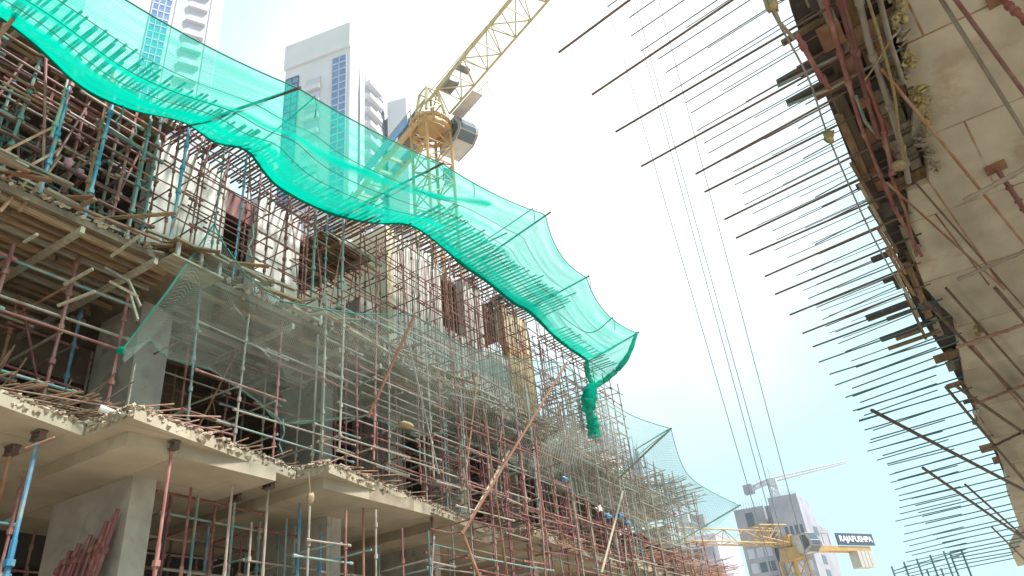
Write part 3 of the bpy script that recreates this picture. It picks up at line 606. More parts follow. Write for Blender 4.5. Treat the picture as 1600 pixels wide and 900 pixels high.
# re-parameterise so that the end bay stays matched: both run by index; belly row bows down between
mid = [a.lerp(b, .5)+V((0,0,-.10)) for a, b in zip(inner, outer)]
def gdense(u, v):
    d = .42*math.exp(-((v-.03)/.07)**2)+.22*math.exp(-((v-.15)/.09)**2)
    if u < .55: d += .55*math.exp(-((v-(.42+.75*u*u+.25*u))/.035)**2) + .35*math.exp(-((v-(.22+.1*u))/.05)**2)
    return d+.05+.12*(1-v)-.16*v
gn, gc = net(GN, 'net_sheet', [inner, mid, outer], 'greennet', 260, 46, 0, .075, 1.3, gdense)
m = MB(); m.path(gc[2], .012, 5); m.build('edge_rope', 'ropegreen', GN)
m = MB(); m.path(gc[0], .018, 5); m.build('edge_rope', 'ropegreen', GN)
for q in (.33, .5, .68):
    m = MB(); P = [(a.lerp(b, q/.5) if q <= .5 else b.lerp(c, (q-.5)/.5))+V((.01,0,-.05)) for a, b, c in zip(gc[0], gc[1], gc[2])]; m.path(P[::3], .006, 4); m.build('seam_cord', 'ropegreen', GN)
# bunched hem along the inner edge
def bunch(parent, P, r, m, name='bunched_hem', seed=0, taper=None, n=9):
    vs = []; k = len(P)
    for i, p in enumerate(P):
        d = (P[min(i+1,k-1)]-P[max(i-1,0)]).normalized(); a = d.orthogonal().normalized(); b = d.cross(a)
        rr = r*(taper(i/(k-1)) if taper else 1)
        for j in range(n):
            t = 2*math.pi*j/n; q = rr*(1+.45*noise.noise(V((i*.35, math.cos(t)*2, math.sin(t)*2+seed)))+.18*math.sin(5*t+i*.2))
            vs.append(p+(a*math.cos(t)+b*math.sin(t))*q)
    fs = [(i*n+j, i*n+(j+1)%n, (i+1)*n+(j+1)%n, (i+1)*n+j) for i in range(k-1) for j in range(n)]
    me = bpy.data.meshes.new(name); me.from_pydata([tuple(v) for v in vs], [], fs); uvl = me.uv_layers.new(name='UVMap')
    for l_ in me.loops: i_, j_ = divmod(l_.vertex_index, n); uvl.data[l_.index].uv = (i_*.08, j_*.05)
    me.materials.append(MT[m])
    for f_ in me.polygons: f_.use_smooth = True
    return link(name, me, parent)
bunch(GN, [p+V((.02,0,-.01)) for p in gc[0][::2]], .036, 'greenfold', seed=2, taper=lambda t: .55+.6*abs(noise.noise(V((t*14,0,3))))+.5*(t > .62))
for b, t in (((285,190),(465,137)),((525,330),(690,255)),((735,410),(858,332)),((830,473),(919,431)),((915,560),(997,519)),((-10,60),(60,-20))):
    B_ = onx(*b, -9.05); T_ = onx(*t, {60:-8.0, 465:-6.2, 690:-6.22}.get(t[0], -6.58 if t[0] == 858 else -7.03))
    B_ = B_.lerp(T_, -.05); B_.z -= .16; T_.z -= .02; pipe(GN, 'pole', B_, T_.lerp(B_, -.02), .024 if t[0] != 60 else .03, 'darkpole' if t[0] != 60 else 'rust', n=8)
for P in ([onx(390,235,-8.9), onx(440,196,-8.0), onx(492,151,-7.0)], [onx(715,402,-8.8), onx(770,368,-7.9), onx(832,326,-6.7)], [onx(870,488,-8.6), onx(920,520,-8), onx(957,496,-7)]):
    m = MB(); m.path(catmull(P, 14), .014, 5); m.build('tie_rope', 'ropegreen', GN)
for q in ((492,151),(690,255),(832,326),(957,496),(919,431),(738,285)):
    m = MB(); p = onx(*q, -6.9 if q[0] > 700 else -6.5); m.path([p+V((0,0,.02)), p+V((.03,.02,-.2)), p+V((-.02,.04,-.42))], .009, 4); m.build('loose_string', 'ropegreen', GN)
# end curtain, knot and hanging bundle
A_ = onx(917,562,-8.85); T_ = onx(995,520,-7.05); K = onx(927,603,-8.0)
net(GN, 'end_curtain', [[A_, A_.lerp(T_,.5), T_], [A_.lerp(K,.5), A_.lerp(K,.5).lerp(onx(975,560,-7.3),.5), onx(985,552,-7.2)], [K, onx(945,592,-8.0), onx(962,580,-7.6)]], 'greennet', 30, 20, 0, .02, 4, lambda u, v: -.06)
bunch(GN, catmull([T_, onx(983,552,-7.2), onx(962,580,-7.6), onx(940,598,-8.1), K], 40), .10, 'greenfold', seed=7, taper=lambda t: .25+.95*t*(1.25-t)+.2)
bunch(GN, catmull([A_, onx(919,585,-8.6), K], 20), .07, 'greenfold', seed=9)
bunch(GN, catmull([K, onx(922,612,-7.7), onx(921,640,-7.6), onx(926,660,-7.6), onx(928,682,-7.6)], 50), .17, 'greenfold', seed=11, taper=lambda t: .35+.8*math.sin(min(1,t*1.9+.12)*math.pi*.55)*(1 if t < .5 else .72) - .25*math.exp(-((t-.55)/.1)**2))
blob('knot', tuple(onx(929,604,-7.95)), (.09,.09,.09), 'greenfold', None, None, parent=GN)
# ---- lower grey-green net
KN = thing('knotted_net', 'torn grey-green knotted net hanging on slanting poles across the middle of the facade', 'net', (-8.5, 13, 5.5))
lo_px = [(190,548,-8.6),(232,530,-8.5),(262,560,-8.4),(330,577,-8.3),(400,625,-8.2),(440,662,-8.2),(500,658,-8.2),(575,650,-8.3),(612,664,-8.1),(650,682,-8.1),(700,675,-8.2),(745,695,-8.2),(790,718,-8.3),(850,752,-8.2),(925,787,-8.2),(980,822,-8.2),(1040,858,-8.4)]
up_px = [(192,546,-8.5),(262,455,-8.4),(335,350,-8.6),(348,378,-8.2),(385,430,-7.9),(440,470,-7.8),(500,482,-7.7),(560,490,-7.7),(648,492,-7.75),(720,540,-7.9),(800,560,-7.6),(884,568,-7.3),(930,612,-8.0),(985,648,-7.1),(1048,670,-6.3),(1078,745,-6.75),(1155,790,-6.2)]
lo = [onx(*q) for q in lo_px]; up = [onx(*q) for q in up_px]
sagk = {9:(-.05,0,-.1), 10:(-.1,0,-.12), 13:(-.2,0,-.2), 15:(-.45,0,-.3), 14:(-.2,0,-.1)}
up_px[:] = [q for q in up_px]; 
lo = scallop(lo, 6, [(0,0,0)]*16)
um = {14: up[14], 16: up[16]}
pre = scallop(up[:13], 6, [(0,0,0)]*12)[:-1]; bay1 = catmull([up[12], up[13], up[14]], 12)[:-1]; bay2 = catmull([up[14], up[15], up[16]], 12); up = pre+bay1+bay2
md = [a.lerp(b, .5)+V((.10,0,-.22)) for a, b in zip(lo, up)]
# matched bay by bay so pole tips and feet correspond
def kdense(u, v): return .10 if u > .72 else .0
kn, kc = net(KN, 'net_sheet', [lo, md, up], 'greynet', 300, 46, 0, .10, 8.1, kdense)
bunch(KN, kc[0][6:265:2], .028, 'greybunch', seed=21, taper=lambda t: .3+1.3*abs(noise.noise(V((t*17,0,1)))))
m = MB(); m.path(kc[2][60:], .010, 5); m.path(kc[2][:60], .014, 5); m.build('edge_rope', 'ropegreen', KN)
for b, t, X, TX, mm, rr in (((575,652),(648,492),-7.95,-7.2,'rustdark',.028),((722,835),(886,566),-7.75,-6.75,'rustdark',.028),((925,787),(1049,669),-8.6,-6.28,'darkpole',.03),((1040,858),(1157,789),-8.6,-6.18,'ropegreen',.024),((992,703),(1044,671),-7.1,-6.35,'ropegreen',.018)):
    pipe(KN, 'pole', onx(*b, X), onx(*t, TX), rr, mm, n=8)
m = MB(); m.path(catmull([onx(1048,671,-6.3), onx(1010,700,-6.8), onx(965,742,-7.4)], 10), .014, 5); m.build('edge_rope', 'ropegreen', KN)
blob('knot', tuple(onx(190,548,-8.55)), (.06,.07,.05), 'greenfold', None, None, parent=KN)
# small torn teal scrap high on the facade
SN = tag(net(None, 'net_scrap', [[onx(735,570,-8.6), onx(775,560,-8.6), onx(800,590,-8.7)], [onx(742,585,-8.6), onx(770,590,-8.6), onx(790,610,-8.7)]], 'greybunch', 20, 8, 0, .1, 3)[0], 'scrap of teal net tangled on the scaffolding left of the yellow panel', 'net')
for k,(px,ln) in enumerate((((192,160),.55),((212,195),.4),((395,350),.7),((442,655),.6))):
    m = MB(); p = onx(*px, -8.8); m.path([p, p+V((.03,.02,-ln*.4)), p+V((-.02,-.03,-ln*.7)), p+V((.02,.03,-ln))], .014, 5)
    tag(m.build('net_string', 'teal'), ['twisted teal string dangling beside the long blue tube at upper left', 'teal string dangling right of the long blue tube', 'teal string dangling before the pale wall', 'teal string dangling under the net edge'][k], 'string')
# ================================================================== RIGHT BUILDING (ramp)
Dv = ray(1850, 1420); Bv = -ray(-900, 1335); Bv.z = 0; Bv.normalize()
nv_ = Bv.cross(Dv).normalized()
if nv_.z < 0: nv_ = -nv_
Q0 = onz(1345, 290, 4.0)
def rp(x, y, off=0.0):
    r = ray(x, y); return r*(((Q0+nv_*off).dot(nv_))/r.dot(nv_))
RB = thing('ramp_building', 'unfinished concrete slab overhead at right with long rebar sticking out from its edge', 'building', (6, 8, GZ))
soff_px = [(1372,-120),(1393,-40),(1402,20),(1418,70),(1412,120),(1428,170),(1424,215),(1450,240),(1452,285),(1418,300),(1422,350),(1440,385),(1426,395),(1446,450),(1470,478),(1494,500),(1502,560),(1508,600),(1530,640),(1528,665),(1552,690),(1572,740),(1582,790),(1600,840),(1582,868),(1590,885)]
SP = [rp(x, y, -.02) for x, y in soff_px]
SP.insert(0, SP[0]-Dv*5)
def ramp_slab():
    vs = []; fs = []; k = len(SP)
    for p in SP: vs += [p, p+nv_*.22, p+Bv*11, p+Bv*11+nv_*.22]
    for i in range(k-1):
        a = i*4; b = a+4; fs += [(a,b,b+2,a+2), (a+1,a+3,b+3,b+1), (a,a+1,b+1,b), (a+2,b+2,b+3,a+3)]
    fs += [(0,2,3,1), ((k-1)*4, (k-1)*4+1, (k-1)*4+3, (k-1)*4+2)]
    me = bpy.data.meshes.new('ramp_slab'); me.from_pydata([tuple(v) for v in vs], [], fs)
    uvl = me.uv_layers.new(name='UVMap')
    for l_ in me.loops: p = V(vs[l_.vertex_index])-Q0; uvl.data[l_.index].uv = (p.dot(Bv)+.35, p.dot(Dv)+.3)
    me.materials.append(MT['ramp']); return link('floor_slab', me, RB)
ramp_slab()
for t in (0, 7, 14): 
    p = Q0+Bv*6+Dv*t; boxpart_ = MB(); boxpart_.box((p.x,p.y,GZ-.1),(p.x+.5,p.y+.5,p.z+.05)); boxpart_.build('column', 'column', RB)
# dark formwork band outside the slab edge
band_px = [(1205,-120),(1222,-40),(1238,20),(1262,90),(1290,150),(1312,205),(1345,290),(1372,345),(1402,395),(1412,440),(1440,500),(1480,560),(1500,600),(1530,655),(1560,720),(1582,775)]
BP = [rp(x, y, .12) for x, y in band_px]; BPi = [p+Bv*(.75 if i < 10 else .35 if i < 13 else .2) for i, p in enumerate(BP)]
m = MB()
for i in range(len(BP)-1): 
    a, b, c, d = BP[i], BP[i+1], BPi[i+1], BPi[i]; j = nv_*.04
    m.add([a,b,c,d,a+j,b+j,c+j,d+j], [(0,1,2,3),(7,6,5,4),(0,4,5,1),(1,5,6,2),(2,6,7,3),(3,7,4,0)])
m.build('edge_formwork', 'plydark', RB)
def rbd(px, py, off, a, b, w_, h, mtl, name, lab=None, skew=0):   # board along B
    p = rp(px, py, off); d = (Bv+Dv*skew).normalized(); e = (Dv-Dv.project(d)).normalized(); m = MB(); m.obox(p+d*(a+b)/2, d*(b-a)/2, e*w_/2, nv_*h/2); return m.build(name, mtl, RB, lab)
for i in range(90):      # messy boards in the band, both ways
    t = U(0,1); k = t*(len(BP)-2); j = int(k); p = BP[j].lerp(BP[j+1], k-j)+Bv*U(.05,.6 if j < 9 else .25)
    m = MB()
    if R() < .5: m.obox(p-nv_*U(.02,.10), Bv*U(.08,.28), Dv*U(.03,.12), nv_*.012)
    else: m.obox(p-nv_*U(.02,.10), Bv*U(.02,.05), Dv*U(.2,.6), nv_*.02)
    m.build('board', random.choice(['plydark','ply','timber','plydark','oldtimber','rust']), RB)
for (px,py,a,b,w_) in ((1215,130,0,.55,.05),(1222,68,0,.45,.04),(1230,162,0,.45,.05),(1345,290,-.04,.35,.05),(1362,407,0,.3,.06),(1380,440,0,.25,.05),(1357,497,-.02,.62,.09),(1386,499,0,.3,.03),(1376,531,0,.62,.06),(1400,530,.0,.3,.03),(1388,545,0,.6,.03)):
    rbd(px, py, .06, a, b, w_, .04, 'plydark' if w_ > .045 else 'timber', 'board', None, 0)
# reinforcement bars
tipsR = [(873,82,1),(925,148,1),(962,206,1),(1002,260,1),(1087,272,0),(1101,300,0),(1132,343,0),(1150,372,0),(1171,398,0),(1195,432,0),(1211,460,0),(1234,492,0),(1254,521,0),(1270,542,0),(1279,566,0),(1296,585,0),(1305,602,0),(1321,621,0),(1333,642,0),(1342,657,0),(1351,672,0),(1360,687,0),(1371,701,0),(1379,712,0),(1386,725,0),(1398,739,0),(1403,750,0),(1411,761,0),(1416,772,0),(1424,779,0),(1430,790,0),(1435,801,0),(1441,807,0),(1446,818,0),(1450,826,0),(1457,836,0),(1463,842,0),(1472,848,0),(1478,856,0),(1484,862,0),(1486,868,0),(1488,873,0),(1490,878,0),(1492,884,0),(1494,890,0)]
rb = []; barsT = []
for x, y, lng in tipsR:
    p = rp(x, y, -.04 if y < 560 else -.02)
    dd = (Bv+Dv*U(-.022,.022)+V((0,0,U(-.02,.02)))).normalized()
    barsT.append((p, dd, 'rebar' if y < 540 else 'rebar_teal', .0105 if y < 560 else .0090))
# second layer, shorter, lower down the edge
y = 330
def edge_at(t):   # t along soffit polyline in D distance
    return None
s = 0.0
sofD = [(p-Q0).dot(Dv) for p in SP]; sofB = [(p-Q0).dot(Bv) for p in SP]
def eb(d):
    for i in range(len(sofD)-1):
        if sofD[i] <= d <= sofD[i+1] or i == len(sofD)-2: 
            t = 0 if sofD[i+1] == sofD[i] else (d-sofD[i])/(sofD[i+1]-sofD[i]); return sofB[i]+(sofB[i+1]-sofB[i])*min(1,max(0,t))
for p, dd_, mtl, rr in barsT:
    e = eb((p-Q0).dot(Dv)); rb.append((p, p+dd_*max(.4, e+.06-(p-Q0).dot(Bv)), mtl, rr))
d = -2.2
while d < max(sofD)-.1:
    e = eb(d); p = Q0+Dv*d+Bv*(e-U(.85,1.0))+nv_*U(0,.05); rb.append((p, Q0+Dv*(d+U(-.05,.05))+Bv*(e+.1)+nv_*.05, 'rebar' if d < 4 else 'rebar_teal', .006 if d < 3 else .008)); d += .21*U(.8,1.2) if d < 4.5 else .30*U(.85,1.15)
for a, b, mtl, rr in rb[:100]: pipe(RB, 'rebar', a, b, rr, mtl, n=6)
# thin bars of the storey above
p0 = onz(972,33,6.5); p1 = onz(1108,266,6.5); dd = (p1-p0).normalized()
rest = MB()
dn_ = Dv*1.0
for i in range(-6, 33):
    t = i*.225+U(-.04,.04); p = p0+V((Dv.x,Dv.y,Dv.z))*t*1.02+Bv*U(-.05,.12)+Bv*(.05*max(0,t)/2); rest.tube(p, p+Bv*1.9+V((0,0,U(-.02,.02))), .0065, 5)
for i in range(-4, 24):
    t = i*.33+U(-.05,.05); p = p0+Dv*t+Bv*(.62+U(-.1,.12))+V((0,0,.15)); rest.tube(p, p+Bv*1.3, .0055, 5)
for a, b, mtl, rr in rb[100:]: rest.tube(a, b, rr, 5)
rest.build('rebar', 'rebar', RB, 'thin reinforcement bars of the storey above', 'stuff')
# slab of the storey above that carries the thin bars
m = MB(); c0 = p0+Bv*1.75; e_ = Dv; m.obox(c0+e_*4+Bv*3+V((0,0,.12)), e_*9, Bv*3, nv_*.1); m.build('upper_slab', 'dark', RB)
# pipes in the band running along it
def rpipe(P, off, r, mtl, lab, name='shuttering_pipe', cat='pipe', grp='pipes strapped under the right slab edge', n=9, cups=0):
    root = None; pts = [rp(x, y, o) for (x, y), o in zip(P, off if isinstance(off, (list,tuple)) else [off]*len(P))]
    if len(pts) == 2 and not cups: o = pipe(None, name, pts[0], pts[1], r, mtl, n=n)
    else:
        m = MB()
        for a, b in zip(pts, pts[1:]): m.tube(a, b, r, n)
        if cups:
            for a, b in zip(pts, pts[1:]):
                l = (b-a).length; q = .12
                while q < l: c = a.lerp(b, q/l); dd_ = (b-a).normalized(); m.tube(c-dd_*.03, c+dd_*.03, r*1.45, 9); q += .5
        o = m.build(name, mtl)
    return tag(o, lab, cat, grp)
rpipe([(1285,-20),(1320,110),(1345,195)], -.10, .020, 'purple', 'maroon pipe leftmost of those under the right slab edge', cups=1)
rpipe([(1305,-20),(1328,60),(1350,140),(1372,215)], -.13, .018, 'purple', 'maroon pipe second from the left under the right slab edge', cups=1)
rpipe([(1311,-20),(1347,115),(1378,190),(1395,270)], -.11, .022, 'purple', 'thick maroon pipe crossing the yellow cord', cups=1)
rpipe([(1338,-20),(1358,70),(1385,150),(1412,240),(1420,285)], -.14, .024, 'grey', 'greyish pipe beside the yellow cord', cups=1)
rpipe([(1370,-20),(1392,70),(1412,130)], -.10, .020, 'grey', 'dirty grey pipe nearest the slab at the top')
rpipe([(1245,55),(1275,108),(1296,138)], -.08, .020, 'purple', 'short maroon prop tube with a round end at the band edge', cups=1)
rpipe([(1208,10),(1218,35),(1240,60)], -.08, .014, 'grey', 'short grey tube tied by the yellow rag at the top')
rpipe([(1355,150),(1385,230),(1410,265)], -.08, .018, 'purple', 'maroon pipe ending at the knot of yellow rope', cups=1)
rpipe([(1337,150),(1352,190),(1374,215)], -.12, .014, 'teal', 'short bright teal tube in the dark formwork')
rpipe([(1215,135),(1290,98),(1390,50)], -.03, .014, 'teal', 'teal tube crossing the dark formwork toward the sky')
rpipe([(1230,165),(1300,138),(1410,75)], -.02, .012, 'teal', 'second teal tube parallel below the first')
rpipe([(1345,195),(1370,260),(1400,330),(1440,400)], -.06, .017, 'purple', 'maroon pipe along the lower band of dark formwork', cups=1)
rpipe([(1390,270),(1415,330),(1432,400)], -.06, .014, 'rust', 'rusty rod along the lower band of dark formwork')
for k in range(7):       # timber runners, lower band
    a = (1330+k*14, 255+k*34); b = (a[0]+30+U(0,15), a[1]+70)
    rpipe([a, b], -.02, .022, random.choice(['timber','ply','oldtimber']), 'timber runner number-%s of the lower formwork band, seen edge on' % 'one two three four five six seven'.split()[k], 'timber_runner', 'timber', 'timber runners of the formwork band', n=4).__setitem__('label', 'rough timber runner lying lengthwise in the lower formwork band')
# yellow cord, rope and foam
m = MB(); m.path(catmull([rp(1350,-20,-.16), rp(1375,60,-.17), rp(1396,140,-.18), rp(1404,200,-.18), rp(1412,255,-.16)], 30), .011, 6)
tag(m.build('rope', 'jute'), 'yellow-brown cord hanging along the pipes to a knot', 'cord')
m = MB(); m.path(catmull([rp(1392,62,-.15), rp(1372,95,-.17), rp(1352,125,-.15)], 8), .008, 5); tag(m.build('tie_rope', 'jute'), 'short tie rope slung across the maroon pipes', 'rope')
blob('rope_knot', rp(1405,258,-.16), (.06,.06,.05), 'jute', 'knot of yellow rope where the cord ends', 'knot', seed=3)
for k,(px,s,mm) in enumerate((((1400,8),(.10,.16,.05),'foam'),((1404,38),(.07,.12,.05),'foampale'),((1414,85),(.08,.14,.05),'foam'),((1410,118),(.06,.06,.05),'foampale'),((1440,148),(.09,.09,.05),'foam'),((1432,160),(.07,.08,.05),'foam'),((1446,185),(.06,.12,.05),'foam'),((1440,215),(.08,.07,.05),'foampale'),((1456,250),(.05,.16,.04),'foampale'),((1528,515),(.04,.09,.03),'foam'),((1500,25),(.01,.01,.01),'foam'))[:10]):
    mb = MB(); root_p = rp(*px, -.06)
    for q in range(22):
        c = root_p+Bv*U(-.6,.6)*s[0]+Dv*U(-1.1,1.1)*s[1]+nv_*U(-.03,.04); a = V((U(-1,1),U(-1,1),U(-1,1))).normalized(); b = a.orthogonal().normalized(); cc = a.cross(b); z_ = U(.008,.026)
        mb.obox(c, a*z_*U(1,2.2), b*z_*U(.5,1), cc*z_*.4)
    o = mb.build('mortar_drips' if mm == 'foampale' else 'foam_lump', mm, RB)
# poles and ribbed bars below the soffit
def sp(a, b, off, r, mtl, lab, name='steel_pipe', n=8, grp='pipes slung under the right soffit', cat='pipe'):
    return tag(pipe(None, name, rp(*a, off if not isinstance(off, tuple) else off[0]), rp(*b, off if not isinstance(off, tuple) else off[1]), r, mtl, n=n), lab, cat, grp)
sp((1465,-10),(1612,225), -.30, .016, 'grey', 'upper pale pipe crossing the soffit at top right')
sp((1485,-12),(1615,165), -.34, .016, 'purple', 'brownish pipe beside the pale one at top right')
sp((1378,108),(1612,395), -.16, .013, 'rust', 'long rusty pipe crossing the soffit diagonally')
sp((1385,285),(1570,452), -.14, .011, 'rust', 'thin rusty pipe from the rope knot to the right')
sp((1452,285),(1568,450), -.12, .009, 'rust', 'short thin rusty pipe over the joint')
sp((1462,335),(1545,445), -.10, .008, 'rust', 'thin brown rod left of the ribbed bars')
sp((1430,285),(1600,480), -.12, .010, 'rebar', 'dark thin rod running under the slab centre')
sp((1445,470),(1612,640), -.10, .018, 'rebar', 'brown pipe running down past the ribbed bars')
sp((1478,450),(1612,600), -.08, .015, 'rebar', 'brown pipe below the ribbed bar')
sp((1520,540),(1612,655), -.10, .016, 'rust', 'rusty pipe right of the lower formwork')
sp((1555,450),(1612,515), -.12, .02, 'rebar', 'thick brown pipe at the right border')
sp((1495,604),(1612,685), -.12, .022, 'rebar', 'dark pipe poking into the sky near the lower right edge')
sp((1362,641),(1612,772), (-.25,-.12), .024, 'darkpole', 'long dark pole leaning out over the rebar at lower right', 'long_pole', cat='pole', grp='dark poles leaning out at lower right')
sp((1442,731),(1612,850), (-.2,-.1), .022, 'darkpole', 'second dark pole leaning out below the long one', 'long_pole', cat='pole', grp='dark poles leaning out at lower right')
sp((1478,605),(1612,765), (-.1,-.1), .020, 'darkpole', 'dark pole from the slab edge down to the right border', 'long_pole', cat='pole', grp='dark poles leaning out at lower right')
sp((1508,757),(1612,850), (-.1,-.1), .018, 'darkpole', 'thin dark pole ending lowest but one at right', 'long_pole', cat='pole', grp='dark poles leaning out at lower right')
sp((1550,824),(1612,885), (-.1,-.1), .016, 'darkpole', 'shortest dark pole at the bottom right corner', 'long_pole', cat='pole', grp='dark poles leaning out at lower right')
def ribbed(a, b, off, r, mtl, lab):
    p, q = rp(*a, off), rp(*b, off); m = MB(); m.tube(p, q, r, 8); d_ = (q-p).normalized(); l = (q-p).length; s = 0; e = d_.orthogonal().normalized(); f_ = d_.cross(e); pv = None; k = 0
    while s < l:
        th = s/(r*3.2)*2; c = p+d_*s+(e*math.cos(th)+f_*math.sin(th))*r*1.0
        if pv is not None: m.tube(pv, c, r*.32, 5)
        pv = c; s += r*.5
    tag(m.build('ribbed_bar', mtl), lab, 'ribbed bar', 'ribbed tie bars under the right soffit')
ribbed((1507,314),(1612,258), -.22, .024, 'grey', 'thick pale ribbed bar beside the prop plate')
ribbed((1496,437),(1612,388), -.16, .020, 'grey', 'ribbed bar in the middle of the right border')
ribbed((1494,543),(1612,503), -.14, .020, 'rebar_lit', 'brown ribbed bar beside the lower formwork')
ribbed((1520,632),(1612,598), -.12, .018, 'rebar_lit', 'lowest brown ribbed bar over the slab edge')
ribbed((1550,698),(1612,668), -.12, .016, 'rebar', 'darkest ribbed bar near the right border')
# hanging props with a head plate
def hprop(px, lab, tilt, ln=1.5):
    t = rp(*px, -.03); root = thing('hanging_prop', lab, 'prop', t)
    m = MB(); m.obox(t, Bv*.085, (Dv-Dv.project(Bv)).normalized()*.06, nv_*.008); m.build('head_plate', 'rust', root)
    e = rp(*tilt, -.45); m = MB(); m.tube(t, e, .022, 9); d_ = (e-t).normalized()
    for s in (.12,.2,.34,.42,.5): m.tube(t+d_*s, t+d_*(s+.025), .034, 9)
    m.build('tube', 'redpanel', root)
hprop((1556,262), 'maroon screw prop with a square head plate against the soffit', (1612,345))
hprop((1562,-4), 'maroon prop tube entering at the top right corner', (1612,40))
# cable with yellow rags
m = MB(); CP = catmull([rp(1170,-60,-.3), rp(1205,15,-.25), rp(1262,120,-.22), rp(1295,215,-.2), rp(1345,330,-.18), rp(1372,385,-.16), rp(1408,450,-.1)], 40); m.path(CP, .008, 5)
tag(m.build('signal_cable', 'ropegrey'), 'thin grey cable strung across the rebar beside the right slab edge', 'cable')
for k,(px,lab) in enumerate((((1207,5),'yellow rag tied on the cable at the very top'),((1295,213),'yellow-green rag tied halfway down the cable'))):
    blob('yellow_rag', rp(*px, -.22), (.05,.05,.07), 'foam', lab, 'rag', seed=k*5, amp=.9)
# ================================================================== HOIST CABLES
for k,(a,b,X) in enumerate((((965,60),(1192,840),1),((1000,60),(1215,850),2),((1008,60),(1228,860),3),((1045,60),(1262,880),4))):
    A0 = ray(*a); B0 = ray(*b); yy = 52
    p = B0*(yy/B0.y); az = V((B0.x, B0.y, 0)); q = A0*(yy/A0.y)
    tag(pipe(None, 'hoist_cable', p.lerp(q, -.25), q.lerp(p, -.45), .030, 'cable', n=6), ['leftmost thin hoist cable falling across the white sky', 'second thin hoist cable from the left', 'third thin hoist cable, close beside the second', 'rightmost thin hoist cable, apart from the others'][k], 'cable', 'hoist cables across the sky')
# ================================================================== CRANES
def lattice(mb, A, B, w0, w1, n, up, r, rd, sides=4, mi=0, hr=1.0):
    A = V(A); B = V(B); d = (B-A).normalized(); s = d.cross(V(up)).normalized(); u = s.cross(d).normalized(); rings = []
    for i in range(n+1):
        t = i/n; c = A.lerp(B, t); h = (w0+(w1-w0)*t)/2
        rings.append([c+s*h+u*h*hr, c-s*h+u*h*hr, c-s*h-u*h*hr, c+s*h-u*h*hr] if sides == 4 else [c+s*h-u*h*hr, c-s*h-u*h*hr, c+u*h*hr])
    for i in range(n):
        for j in range(sides):
            mb.tube(rings[i][j], rings[i+1][j], r, 5, mi); k = (j+1)%sides
            a, b = (rings[i][j], rings[i+1][k]) if i%2 else (rings[i][k], rings[i+1][j]); mb.tube(a, b, rd, 4, mi)
            mb.tube(rings[i+1][j], rings[i+1][k], rd, 4, mi)
    return rings
CR = ray(672, 188)*1.0
cdist = 38/math.hypot(CR.x, CR.y); CT = CR*cdist
TC = thing('tower_crane', 'big yellow tower crane rising behind the green net, its jib reaching overhead', 'crane', (CT.x, CT.y, GZ))
jaz = math.radians(111.5); J = V((math.sin(jaz), math.cos(jaz), 0)); JS = V((J.y, -J.x, 0)); Z = V((0,0,1))
m = MB(); lattice(m, (CT.x,CT.y,GZ), (CT.x,CT.y,CT.z-1.2), 1.9, 1.9, 24, J, .11, .05); m.build('mast', 'crane', TC)
m = MB()
for i in range(16):
    t0, t1 = 2*math.pi*i/16, 2*math.pi*(i+1)/16
    for rr_, zz in ((1.35,-1.2),(1.35,-.6)): m.tube(CT+V((rr_*math.cos(t0),rr_*math.sin(t0),zz)), CT+V((rr_*math.cos(t1),rr_*math.sin(t1),zz)), .16, 6)
    m.tube(CT+V((1.35*math.cos(t0),1.35*math.sin(t0),-1.2)), CT+V((1.35*math.cos(t0),1.35*math.sin(t0),-.6)), .1, 5)
m.tube(CT+Z*-1.0, CT+Z*-.1, .9, 12, r2=.8)
m.build('slewing_ring', 'crane', TC)
m = MB(); lattice(m, CT+Z*0, CT+Z*2.6, 1.6, .9, 2, J, .11, .06); m.build('tower_head', 'cranepale', TC)
js = CT+J*1.0+Z*1.2
m = MB(); lattice(m, js, js+J*46, 1.9, 1.9, 30, Z, .085, .045, 3, hr=1.0); m.build('jib', 'cranepale', TC)
m = MB()
for s in (-.75,.75): m.obox(CT-J*7.0+JS*s+Z*-.1, J*6.6, JS*.12, Z*.22)
for k in range(8): m.obox(CT-J*(1.5+k*1.6)+JS*0+Z*-.1, J*.08, JS*.75, Z*.12)
m.build('counter_jib', 'crane', TC)
m = MB()
for k in range(4): m.obox(CT-J*(10.2+k*.85)+Z*-.7, J*.36, JS*.9, Z*1.1)
m.build('counterweight', 'cabgrey', TC)
for s in (-.95,.95):
    m = MB(); m.obox(CT-J*5.0+JS*s+Z*.75, J*3.6, JS*.03, Z*.42); m.build('side_panel', 'glassblue', TC)
    m = MB()
    for k in range(8): m.tube(CT-J*(1+k*1.1)+JS*s+Z*.1, CT-J*(1+k*1.1)+JS*s+Z*1.3, .03, 4)
    m.tube(CT-J*.8+JS*s+Z*1.3, CT-J*9+JS*s+Z*1.3, .03, 4); m.build('railing', 'crane', TC)
m = MB(); m.obox(CT-J*2.2+Z*.9, J*1.2, JS*.6, Z*.5); m.tube(CT-J*1.0-JS*.6+Z*1.0, CT-J*1.0+JS*.6+Z*1.0, .45, 12); m.build('winch', 'cranegrey', TC)
m = MB(); m.obox(js+J*1.6+Z*-.1, J*.6, JS*.4, Z*.25); m.tube(js+J*3.2-JS*.45, js+J*3.2+JS*.45, .28, 12); m.build('winch', 'cranegrey', TC)
